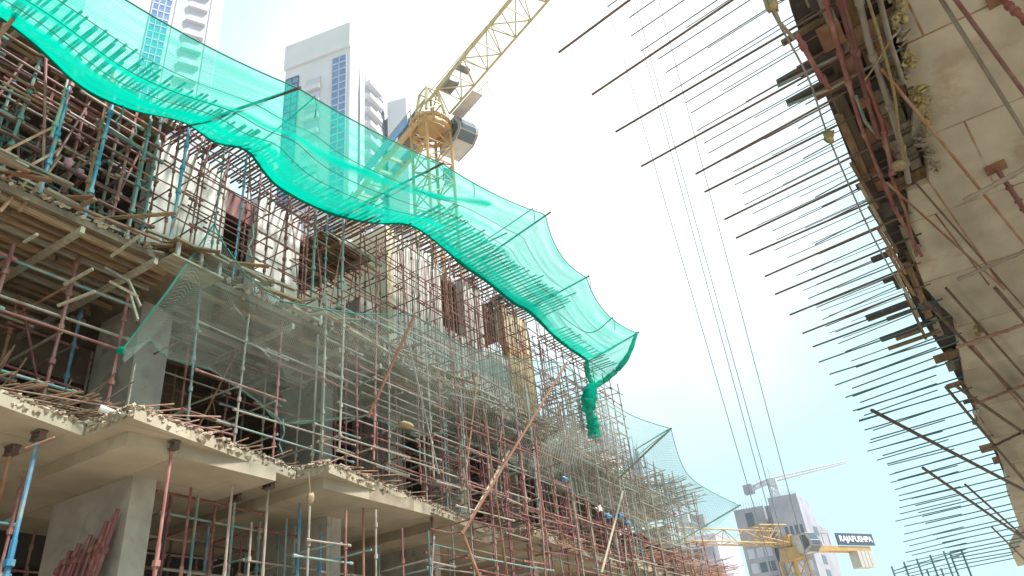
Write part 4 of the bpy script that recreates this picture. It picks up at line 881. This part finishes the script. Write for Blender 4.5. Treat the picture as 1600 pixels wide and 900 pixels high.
# cab : polygonal box with big windows, right of the mast (seen from below)
cs = JS if M3.transposed()@JS is not None and (M3.transposed()@JS).x > 0 else -JS
cc = CT+cs*1.95+J*.4+Z*-1.0
def hexcab(root, c, a, b, s=1.0, mb='cabgrey'):
    prof = [(-1.2,-1.0),(.7,-1.0),(1.35,-.45),(1.35,.1),(.9,.95),(-1.2,1.0)]   # along a / up
    def ring(w_): return [c+a*(x*s)+Z*(y*s)+b*w_ for x, y in prof]
    m = MB(); A_ = ring(-.75*s); B_ = ring(.75*s); n = len(prof)
    m.add(A_+B_, [tuple(range(n))[::-1], tuple(range(n,2*n))]+[(i,(i+1)%n,n+(i+1)%n,n+i) for i in range(n)]); m.build('cab', mb, root)
    m = MB()
    for i in (1,2,3):
        p, q = A_[i], A_[(i+1)%n]; r_, t = B_[i], B_[(i+1)%n]; nn = ((q-p).cross(r_-p)).normalized()
        if nn.dot((p+t)/2-c) < 0: nn = -nn
        cen = (p+q+r_+t)/4; m.add([cen+(v-cen)*.86+nn*.02 for v in (p,q,t,r_)], [(0,1,2,3)])
    for R_ in (A_, B_):
        cen = sum(R_, V((0,0,0)))/n; nn = (cen-c).normalized(); w4 = [cen+(v-cen)*.8+nn*.03 for v in (R_[1].lerp(R_[0],.25), R_[2], R_[3], R_[4], R_[4].lerp(R_[5],.4))]
        m.add(w4, [tuple(range(5))])
    m.build('cab_window', 'glassdark', root)
    m = MB(); m.path(A_+[A_[0]], .04*s, 4); m.path(B_+[B_[0]], .04*s, 4); m.build('cab_frame', 'cranegrey', root)
hexcab(TC, cc, J, cs, .98)
m = MB(); m.obox(CT+cs*1.5+J*2.4+Z*.2, J*1.3, cs*.4, Z*.05); 
for k in range(5): m.tube(CT+cs*2.1+J*(1.1+k*.75)+Z*.2, CT+cs*2.1+J*(1.1+k*.75)+Z*1.2, .03, 4)
m.tube(CT+cs*2.1+J*1.1+Z*1.2, CT+cs*2.1+J*4.1+Z*1.2, .03, 4); m.build('platform', 'cabgrey', TC)
m = MB(); m.obox(js+J*21.5+cs*.6+Z*-1.0, J*.6, cs*.35, Z*.05); m.tube(js+J*21+cs*.6+Z*-.9, js+J*21+cs*.6+Z*-.2, .06, 5); m.tube(js+J*22+cs*.6+Z*-.9, js+J*22+cs*.6+Z*-.2, .06, 5); m.tube(js+J*21.5+cs*.4+Z*-.6, js+J*21.5+cs*.8+Z*-.6, .25, 10); m.build('trolley', 'cranegrey', TC)
m = MB(); f0 = CT+V((0,0,-3.6))+cs*1.0-J*.2; m.add([f0, f0+cs*.9, f0+cs*.9+Z*-1.6, f0+Z*-1.6], [(0,1,2,3)]); o = m.build('banner', 'bagblue', TC)
m = MB(); m.path([CT+Z*2.6, js+J*8+Z*.95], .03, 4); m.path([CT+Z*2.6, CT-J*9+Z*.1], .03, 4); m.build('tie_bar', 'cranepale', TC)
# ---- second crane with the sign
def azel(x, y, dist): r = ray(x, y); return r*(dist/math.hypot(r.x, r.y))
C2 = azel(1233, 850, 75); e1 = azel(1350, 862, 75); JL = azel(1050, 836, 80)
J2 = V((e1.x-C2.x, e1.y-C2.y, 0)).normalized(); J2 = V((.47, .88, 0)).normalized(); S2 = V((-J2.y, J2.x, 0)); F2 = -S2
C2.z -= .2
T2 = thing('tower_crane', 'yellow flat-top tower crane at the bottom right carrying a dark name sign', 'crane', (C2.x, C2.y, GZ))
m = MB(); lattice(m, (C2.x,C2.y,GZ-20), (C2.x,C2.y,C2.z-1.2), 1.7, 1.7, 18, J2, .14, .07); m.build('mast', 'crane', T2)
m = MB(); m.tube(C2+Z*-1.2, C2+Z*-.2, 1.2, 12, r2=1.0); m.obox(C2+Z*.4, J2*.6, S2*.6, Z*.5); m.build('slewing_ring', 'crane', T2)
m = MB(); lattice(m, C2+Z*.7-J2*.8, C2+Z*.8-J2*34, 1.2, 1.1, 14, Z, .07, .04, 3); m.build('jib', 'crane', T2)
m = MB(); lattice(m, C2+Z*.9-J2*.8, C2+Z*1.2-J2*4, 1.6, 1.0, 3, Z, .07, .04); m.build('jib_root', 'crane', T2)
for s in (-.6,.6): m = MB(); m.obox(C2+J2*5.6+S2*s*.6+Z*-.2, J2*5.4, S2*.1, Z*.22); m.build('counter_jib', 'crane', T2)
m = MB()
for k in range(4): m.obox(C2+J2*(9.0+k*.55)+Z*-1.15, J2*.24, S2*.5, Z*.75)
m.build('counterweight', 'cabgrey', T2)
hexcab(T2, C2+J2*.3+F2*1.5+Z*-.1, F2, J2, .85, 'cabgrey')
sc0 = C2+J2*9.0+F2*.5+Z*.65
m = MB(); m.obox(sc0, J2*2.75, F2*.06, Z*.55); sg = m.build('sign_board', 'signblue', T2)
cu = bpy.data.curves.new('lettering', 'FONT'); cu.body = 'RAJAPUSHPA'; cu.size = 1.0; cu.extrude = .02; cu.align_x = 'CENTER'; cu.align_y = 'CENTER'; cu.offset = .02
to = bpy.data.objects.new('tmp', cu); COL.objects.link(to); dg = bpy.context.evaluated_depsgraph_get(); me = bpy.data.meshes.new_from_object(to.evaluated_get(dg)); bpy.data.objects.remove(to); me.name = 'lettering'
wx = max(v.co.x for v in me.vertices)*2; hy = max(v.co.y for v in me.vertices)-min(v.co.y for v in me.vertices)
fx = 5.0/wx; fz = .72/hy
for v in me.vertices: p = sc0+F2*.09+J2*(v.co.x*fx)+Z*(v.co.y*fz)+F2*v.co.z; v.co = p
me.materials.clear(); me.materials.append(MT['whitepaint']); link('lettering', me, sg)
m = MB()
for k in range(5): m.tube(C2+J2*(1.4+k*.9)+F2*.6+Z*.1, C2+J2*(1.4+k*.9)+F2*.6+Z*1.1, .035, 4)
m.tube(C2+J2*1+F2*.6+Z*1.1, C2+J2*5+F2*.6+Z*1.1, .035, 4); m.build('railing', 'cranegrey', T2)
# ---- small distant cranes
def farcrane(pm, pj, pc, dist, h, m_, lab, wj=.9):
    c = azel(*pm, dist); t = thing('tower_crane', lab, 'crane', (c.x, c.y, c.z-h))
    a = azel(*pj, dist); b = azel(*pc, dist)
    m = MB(); lattice(m, (c.x,c.y,c.z-h), c, 1.6, 1.6, 6, (1,0,0), .2, .12); m.build('mast', m_, t)
    m = MB(); lattice(m, c+Z*.3, a, wj, wj*.4, 22, Z, .16, .09, 3); m.build('jib', m_, t)
    m = MB(); lattice(m, c+Z*.3, b, wj, wj, 5, Z, .2, .1, 4); m.build('counter_jib', m_, t)
    m = MB(); m.obox(b, (1.1,0,0), (0,.9,0), (0,0,1.1)); m.build('counterweight', 'towergrey', t)
    m = MB(); m.obox(c+V((.6,-1,-.6)), (.8,0,0), (0,.6,0), (0,0,.8)); m.tube(c, c+Z*4, .15, 4); m.build('cab', 'towerwhite', t)
farcrane((1205,752),(1322,722),(1170,765), 190, 14, 'towerwhite', 'thin white tower crane on the roof of the far concrete tower')
farcrane((1068,808),(1030,795),(1094,815), 150, 9, 'towermauve', 'tiny reddish crane seen through the net at the bottom', 1.5)
# ================================================================== TOWERS
def quadtower(name, label, P0, P1, depth_dir, depth, H, m_, z0=GZ):
    """front from P0 to P1 (xy), body pushed back along depth_dir"""
    t = thing(name, label, 'building', (*P0, z0)); P0 = V((*P0,0)); P1 = V((*P1,0)); dd_ = V((*depth_dir,0)).normalized()*depth
    fr = (P1-P0); n_ = V((fr.y, -fr.x, 0)).normalized()
    if n_.dot(P0) > 0: n_ = -n_
    m = MB(); m.prism([(P0.x,P0.y),(P1.x,P1.y),((P1+dd_).x,(P1+dd_).y),((P0+dd_).x,(P0+dd_).y)], z0, H); w_ = m.build('wall', m_, t)
    return t, P0, P1, fr, n_, dd_
def panel(t, P, e, n_, u0, u1, z0, z1, mt, name, out=.05, thick=.1, cap=[0]):
    m = MB(); L_ = (u1-u0)/2; c = P+e*(u0+u1)/2+n_*(out); c = V((c.x,c.y,(z0+z1)/2)); m.obox(c, e*L_, n_*thick, Z*(z1-z0)/2); return m.build(name, mt, t)
# tower B
H = 108
def top(px, H): r = ray(*px); q = r*(H/r.z); return (q.x, q.y)
t, A0, A1, fr, n_, dd_ = quadtower('residential_tower', 'white residential tower with blue glass strips left of the crane', top((449,78),H), top((548,40),H), (-.72,.69), 9, H, 'towerwhite'); W = fr.length; e = fr.normalized()
for (u0,u1,z1) in ((.03,.22,H-8),(.74,.95,H-7)):
    g_ = panel(t, A0, e, n_, W*u0, W*u1, 20, z1, 'glassblue', 'curtain_wall', .06, .12)
    m = MB(); k = z1
    while k > 30: c = A0+e*W*(u0+u1)/2+n_*.2; m.obox((c.x,c.y,k), e*W*(u1-u0)/2, n_*.06, Z*.12); k -= 1.6
    for q in (0,.5,1): c = A0+e*W*(u0+(u1-u0)*q)+n_*.2; m.obox((c.x,c.y,(z1+30)/2), e*.08, n_*.06, Z*(z1-30)/2)
    m.build('mullion', 'glassdark' if u0 < .1 else 'towermauve', g_)
k = H-10
while k > 40:
    b_ = panel(t, A0, e, n_, W*.34, W*.56, k-1.9, k, 'towermauve', 'window', .04, .1)
    panel(b_, A0, e, n_, W*.33, W*.57, k-3.1, k-2.1, 'towerwhite', 'balcony', .35, .35); k -= 3.3
panel(t, A0, e, n_, -.1, W+.1, H-5.5, H+.4, 'towerwhite', 'parapet', .2, .25)
# tower C (narrow, right face shown)
H = 104
t, A0, A1, fr, n_, dd_ = quadtower('residential_tower', 'narrow white tower with stacked balconies just left of the crane', top((563,88),H), top((600,132),H), (-.70,.71), 9, H, 'towerwhite'); W = fr.length; e = fr.normalized()
k = H-3
while k > 45: 
    b_ = panel(t, A0, e, n_, W*.2, W*.62, k-1.9, k, 'towermauve', 'window', .03, .1); panel(b_, A0, e, n_, W*.18, W*.66, k-2.9, k-2.0, 'towerwhite', 'balcony', .6, .6)
    panel(t, A0, e, n_, W*.76, W*.94, k-2.1, k, 'towergrey', 'window', .03, .1); k -= 3.2
# tower D
H = 98
t, A0, A1, fr, n_, dd_ = quadtower('residential_tower', 'plain white tower block immediately left of the crane head', top((605,160),H), top((634,152),H), (-.64,.77), 8, H, 'towerwhite'); W = fr.length; e = fr.normalized()
t2, A0, A1, fr, n_, dd_ = quadtower('residential_tower', 'low dark-windowed block squeezed beside the plain white tower', top((598,190),96), top((606,184),96), (-.2,1), 6, 96, 'towermauve')
for k in range(12): panel(t2, A0, fr.normalized(), n_, .1, fr.length*.8, 92-k*3.2-1.8, 92-k*3.2, 'glassdark', 'window', .03, .08)
# tower A (top left)
H = 135
t, A0, A1, fr, n_, dd_ = quadtower('residential_tower', 'tall pale tower with blue glazing at the top left behind the green net', top((236,-120),H), top((338,-95),H), (-.3,1), 12, H, 'towerwhite'); 
pL = azel(205,5,95); pR = azel(349,10,95)
for o in [q for q in COL.objects if q.parent == t]: bpy.data.objects.remove(o)
A0 = V((pL.x,pL.y,0)); A1 = V((pR.x,pR.y,0)); fr = A1-A0; e = fr.normalized(); W = fr.length; n_ = V((fr.y,-fr.x,0)).normalized(); n_ = n_ if n_.dot(A0) < 0 else -n_; dd_ = -n_*12
t.location = (A0.x, A0.y, GZ)
A0 = A0-e*6; W += 6
m = MB(); q = A0+dd_; q2 = A1+dd_; m.prism([(A0.x,A0.y),(A1.x,A1.y),(q2.x,q2.y),(q.x,q.y)], GZ, H); m.build('wall', 'towerwhite', t)
for u0,u1 in ((.46,.60),):
    g_ = panel(t, A0, e, n_, W*u0, W*u1, 20, H-6, 'glassblue', 'curtain_wall', .06, .12)
    m = MB(); k = H-6
    while k > 40: c = A0+e*W*(u0+u1)/2+n_*.2; m.obox((c.x,c.y,k), e*W*(u1-u0)/2, n_*.06, Z*.14); k -= 1.7
    for qq in (0,.33,.66,1): c = A0+e*W*(u0+(u1-u0)*qq)+n_*.2; m.obox((c.x,c.y,80), e*.08, n_*.06, Z*50)
    m.build('mullion', 'towermauve', g_)
panel(t, A0, e, n_, W*.63, W*.71, 20, H-4, 'towermauve', 'render_strip', .08, .1); panel(t, A0, e, n_, W*.9, W*.99, 20, H-4, 'towermauve', 'render_strip', .08, .1)
k = H-5
while k > 40: b_ = panel(t, A0, e, n_, W*.74, W*.87, k-2.0, k, 'towermauve', 'window', .04, .1); panel(b_, A0, e, n_, W*.73, W*.88, k-3.1, k-2.1, 'towerwhite', 'balcony', .4, .4); k -= 3.4
# bottom right concrete tower
D_ = 175
def gp(px, dist): q = azel(*px, dist); return (q.x, q.y), q.z
(p0,h0),(p1,h1) = gp((1146,798),D_), gp((1190,785),D_)
t, A0, A1, fr, n_, dd_ = quadtower('concrete_tower', 'bare grey concrete tower under construction at the bottom right', p0, p1, (0,1), 14, h0, 'towergrey', GZ-20); W = fr.length; e = fr.normalized()
for r_ in range(9):
    for c_ in range(3): panel(t, A0, e, n_, W*(.12+.29*c_), W*(.34+.29*c_), h0-8.5-r_*3-2.0, h0-8.5-r_*3, 'glassdark' if (r_*c_)%3 else 'towermauve', 'window', -.02, .08)
panel(t, A0, e, n_, W*.35, W*.6, h0-4, h0-1, 'glassdark', 'window', -.02, .08)
def wing(px0, px1, dist0, dist1, depth, hh, name):
    a, _ = gp(px0, dist0); b, _ = gp(px1, dist1); m = MB(); m.prism([a, b, (b[0],b[1]+depth), (a[0],a[1]+depth)], GZ-20, hh); m.build(name, 'towergrey', t); return V((*a,0)), V((*b,0))
a, b = wing((1190,800),(1206,800),D_+2,D_+2,12,h0+.2,'wing')
(q0,hq) = gp((1200,783),D_-4); (q1,_) = gp((1246,780),D_-4)
m = MB(); m.prism([q0,q1,(q1[0],q1[1]+14),(q0[0],q0[1]+14)], GZ-20, hq+.6); m.build('core_block', 'towergrey', t)
Q0_ = V((*q0,0)); Q1_ = V((*q1,0)); e2 = (Q1_-Q0_).normalized(); W2 = (Q1_-Q0_).length; n2 = V((e2.y,-e2.x,0))
for c_ in range(4): panel(t, Q0_, e2, n2, W2*(.3+.17*c_), W2*(.40+.17*c_), hq-8.5, hq-5.8, 'glassdark', 'window', -.02, .08)
for r_ in range(6):
    for c_ in range(3): panel(t, Q0_, e2, n2, W2*(.1+.3*c_), W2*(.3+.3*c_), hq-12-r_*3, hq-10-r_*3, 'towermauve', 'window', -.02, .08)
(r0,hr) = gp((1246,785),D_-2); (r1,_) = gp((1268,790),D_+8); (r2,_) = gp((1285,800),D_+16)
m = MB(); m.prism([r0,r1,(r1[0]-4,r1[1]+10),(r0[0]-2,r0[1]+14)], GZ-20, hr-1.5); m.prism([r1,r2,(r2[0]-4,r2[1]+10),(r1[0]-4,r1[1]+10)], GZ-20, hr-3.5); m.build('side_wing', 'towergrey', t)
R0 = V((*r0,0)); R1 = V((*r1,0)); e3 = (R1-R0).normalized(); n3 = V((e3.y,-e3.x,0)); W3 = (R1-R0).length
for r_ in range(10): panel(t, R0, e3, n3, W3*.15, W3*.45, hr-6-r_*3, hr-4.2-r_*3, 'towermauve', 'window', -.02, .08); panel(t, R0, e3, n3, W3*.6, W3*.9, hr-6-r_*3, hr-4.2-r_*3, 'glassdark', 'window', -.02, .08)
m = MB()
for k in range(16): c = V((*q0,0)).lerp(V((*q1,0)), k/15); m.tube((c.x,c.y+.3,hq+.5), (c.x,c.y+.3,hq+1.6), .07, 4)
for k in range(12): c = A0.lerp(A1, k/11); m.tube((c.x,c.y+.3,h0), (c.x,c.y+.3,h0+1.3+U(0,.8)), .07, 4)
m.build('starter_bars', 'towermauve', t)
# lower pale block behind the net end
(p0,h0),(p1,h1) = gp((1040,858),120), gp((1118,838),120)
t, A0, A1, fr, n_, dd_ = quadtower('concrete_block', 'pale half-built block with big window openings at the bottom beside the net', p0, p1, (0,1), 12, h0+1.2, 'towermauve', GZ-20); W = fr.length; e = fr.normalized()
for r_ in range(5):
    for c_ in range(4): panel(t, A0, e, n_, W*(.05+.235*c_), W*(.22+.235*c_), h0-.6-r_*2.6-1.7, h0-.6-r_*2.6, 'towergrey' if (r_+c_)%2 else 'glassdark', 'window', -.02, .08)
a, _ = gp((1118,840),120); b, _ = gp((1142,868),128); m = MB(); m.prism([a,b,(b[0]-3,b[1]+9),(a[0],a[1]+9)], GZ-20, h0+.9); m.build('side_wing', 'towerwhite', t)
# starter bars sticking up at the bottom right
SB = thing('starter_bars', 'grid of dark column starter bars standing up at the bottom right', 'rebar cage', azel(1450, 960, 40))
for k,(x,y) in enumerate(((1393,885),(1412,878),(1432,873),(1453,867),(1474,861),(1484,864),(1502,860),(1448,890),(1470,888))):
    p = azel(x, y, 40+k%3*.6); pipe(SB, 'bar', (p.x,p.y,p.z-3), p, .045, 'rebar_teal', n=5)
for ya in (0, 1):
    a = azel(1396, 892+ya*5, 40.5); b = azel(1510, 858+ya*6, 40.5); pipe(SB, 'cross_bar', a, b, .022, 'rebar_teal', n=5)
m = MB(); a = azel(1380,935,40); b = azel(1530,925,42); m.box((a.x,a.y,GZ),(b.x,b.y+4,a.z)); m.build('plinth', 'tan', SB)
# ================================================================== PEOPLE (two small workers on the upper scaffolding)
def person(loc, face, pose, label, shirt, helmet=True):
    root = thing('person', label, 'person', loc)
    up = V((0,0,1)); f = V(face).normalized(); s = f.cross(up)
    def W_(x, y, z): return V(loc)+s*x+f*y+up*z
    J_ = dict(pel=(0,0,.95), ch=(0,.02+pose*.25,1.32-pose*.1), nk=(0,.04+pose*.42,1.50-pose*.2), hd=(0,.07+pose*.5,1.64-pose*.24), ls=(-.19,.02+pose*.36,1.43-pose*.16), rs=(.19,.02+pose*.36,1.43-pose*.16),
        le=(-.27,.12+pose*.4,1.17-pose*.2), re=(.27,.14+pose*.42,1.18-pose*.2), lh=(-.22,.36+pose*.4,1.10-pose*.3), rh=(.2,.38+pose*.4,1.12-pose*.3), lk=(-.11,.06,.5), rk=(.11,.02,.5), lf=(-.12,0,.07), rf=(.12,-.05,.07), lt=(-.12,.16,.03), rt=(.12,.12,.03), lp=(-.1,0,.88), rp_=(.1,0,.88))
    def skin(name, chain, edges, rad, m_):
        me = bpy.data.meshes.new(name); me.from_pydata([tuple(W_(*J_[k])-V(loc)) for k in chain], [(chain.index(a), chain.index(b)) for a, b in edges], [])
        o = bpy.data.objects.new(name, me); COL.objects.link(o); o.parent = root; o.modifiers.new('skin', 'SKIN'); sv_ = me.skin_vertices[0].data
        for k, c in enumerate(chain): sv_[k].radius = (rad[c], rad[c])
        sv_[0].use_root = True; sb = o.modifiers.new('sub', 'SUBSURF'); sb.levels = sb.render_levels = 1
        dg_ = bpy.context.evaluated_depsgraph_get(); me2 = bpy.data.meshes.new_from_object(o.evaluated_get(dg_)); o.modifiers.clear(); o.data = me2; me2.materials.clear(); me2.materials.append(MT[m_]); return o
    skin('body', ['pel','ch','nk','hd','ls','rs','le','re','lh','rh'], [('pel','ch'),('ch','nk'),('nk','hd'),('ch','ls'),('ch','rs'),('ls','le'),('rs','re'),('le','lh'),('re','rh')],
        dict(pel=.14,ch=.15,nk=.055,hd=.095,ls=.065,rs=.065,le=.045,re=.045,lh=.035,rh=.035), shirt)
    skin('trousers', ['pel','lp','rp_','lk','rk','lf','rf','lt','rt'], [('pel','lp'),('pel','rp_'),('lp','lk'),('rp_','rk'),('lk','lf'),('rk','rf'),('lf','lt'),('rf','rt')],
        dict(pel=.145,lp=.1,rp_=.1,lk=.075,rk=.075,lf=.05,rf=.05,lt=.035,rt=.035), 'trousers')
    h = W_(*J_['hd']); o = blob('head', tuple(h+f*.015-up*.02), (.085,.1,.115), 'skin', None, None, amp=.05, parent=root)
    if helmet:
        m = MB(); n = 12; rings = []
        for k in range(5): a = k/4*math.pi/2*.98; rings.append((math.cos(a)*.135, math.sin(a)*.14))
        vs = []; 
        for r_, z_ in rings: vs += [h+up*(.02+z_)+s*(r_*math.cos(2*math.pi*i/n))+f*(r_*1.1*math.sin(2*math.pi*i/n)) for i in range(n)]
        m.add(vs, [(k*n+i, k*n+(i+1)%n, (k+1)*n+(i+1)%n, (k+1)*n+i) for k in range(4) for i in range(n)]+[tuple(range(4*n,5*n))]); m.obox(h+up*.03+f*.15, s*.1, f*.05, up*.008); m.build('helmet', 'helmet', root)
hp = onx(731, 437, -10.35)
person((hp.x, hp.y, hp.z-1.72), (1,.2,0), 0, 'worker in a pale yellow helmet and dark red shirt behind the upper scaffolding', 'shirtred')
hp = onx(757, 455, -10.2)
person((hp.x, hp.y+.1, hp.z-1.5), (.8,.6,0), 1, 'worker in a blue-grey shirt bending over beside the helmeted worker', 'shirtblue', False)
hz = MB(); hz.box((-130,-40,GZ-22.5),(60,215,137)); ho = hz.mesh('haze')
hm = bpy.data.materials.new('haze_air'); hm.use_nodes = True; hn = hm.node_tree.nodes; hn.remove(hn['Principled BSDF']); pv = hn.new('ShaderNodeVolumePrincipled')
pv.inputs['Color'].default_value = (.92,.96,1,1); pv.inputs['Density'].default_value = .00022; pv.inputs['Anisotropy'].default_value = .2
hm.node_tree.links.new(pv.outputs[0], hn['Material Output'].inputs['Volume']); ho.materials.append(hm); tag(link('haze', ho), kind='stuff')
sc.cycles.volume_bounces = 1
print('objects', len(bpy.data.objects))
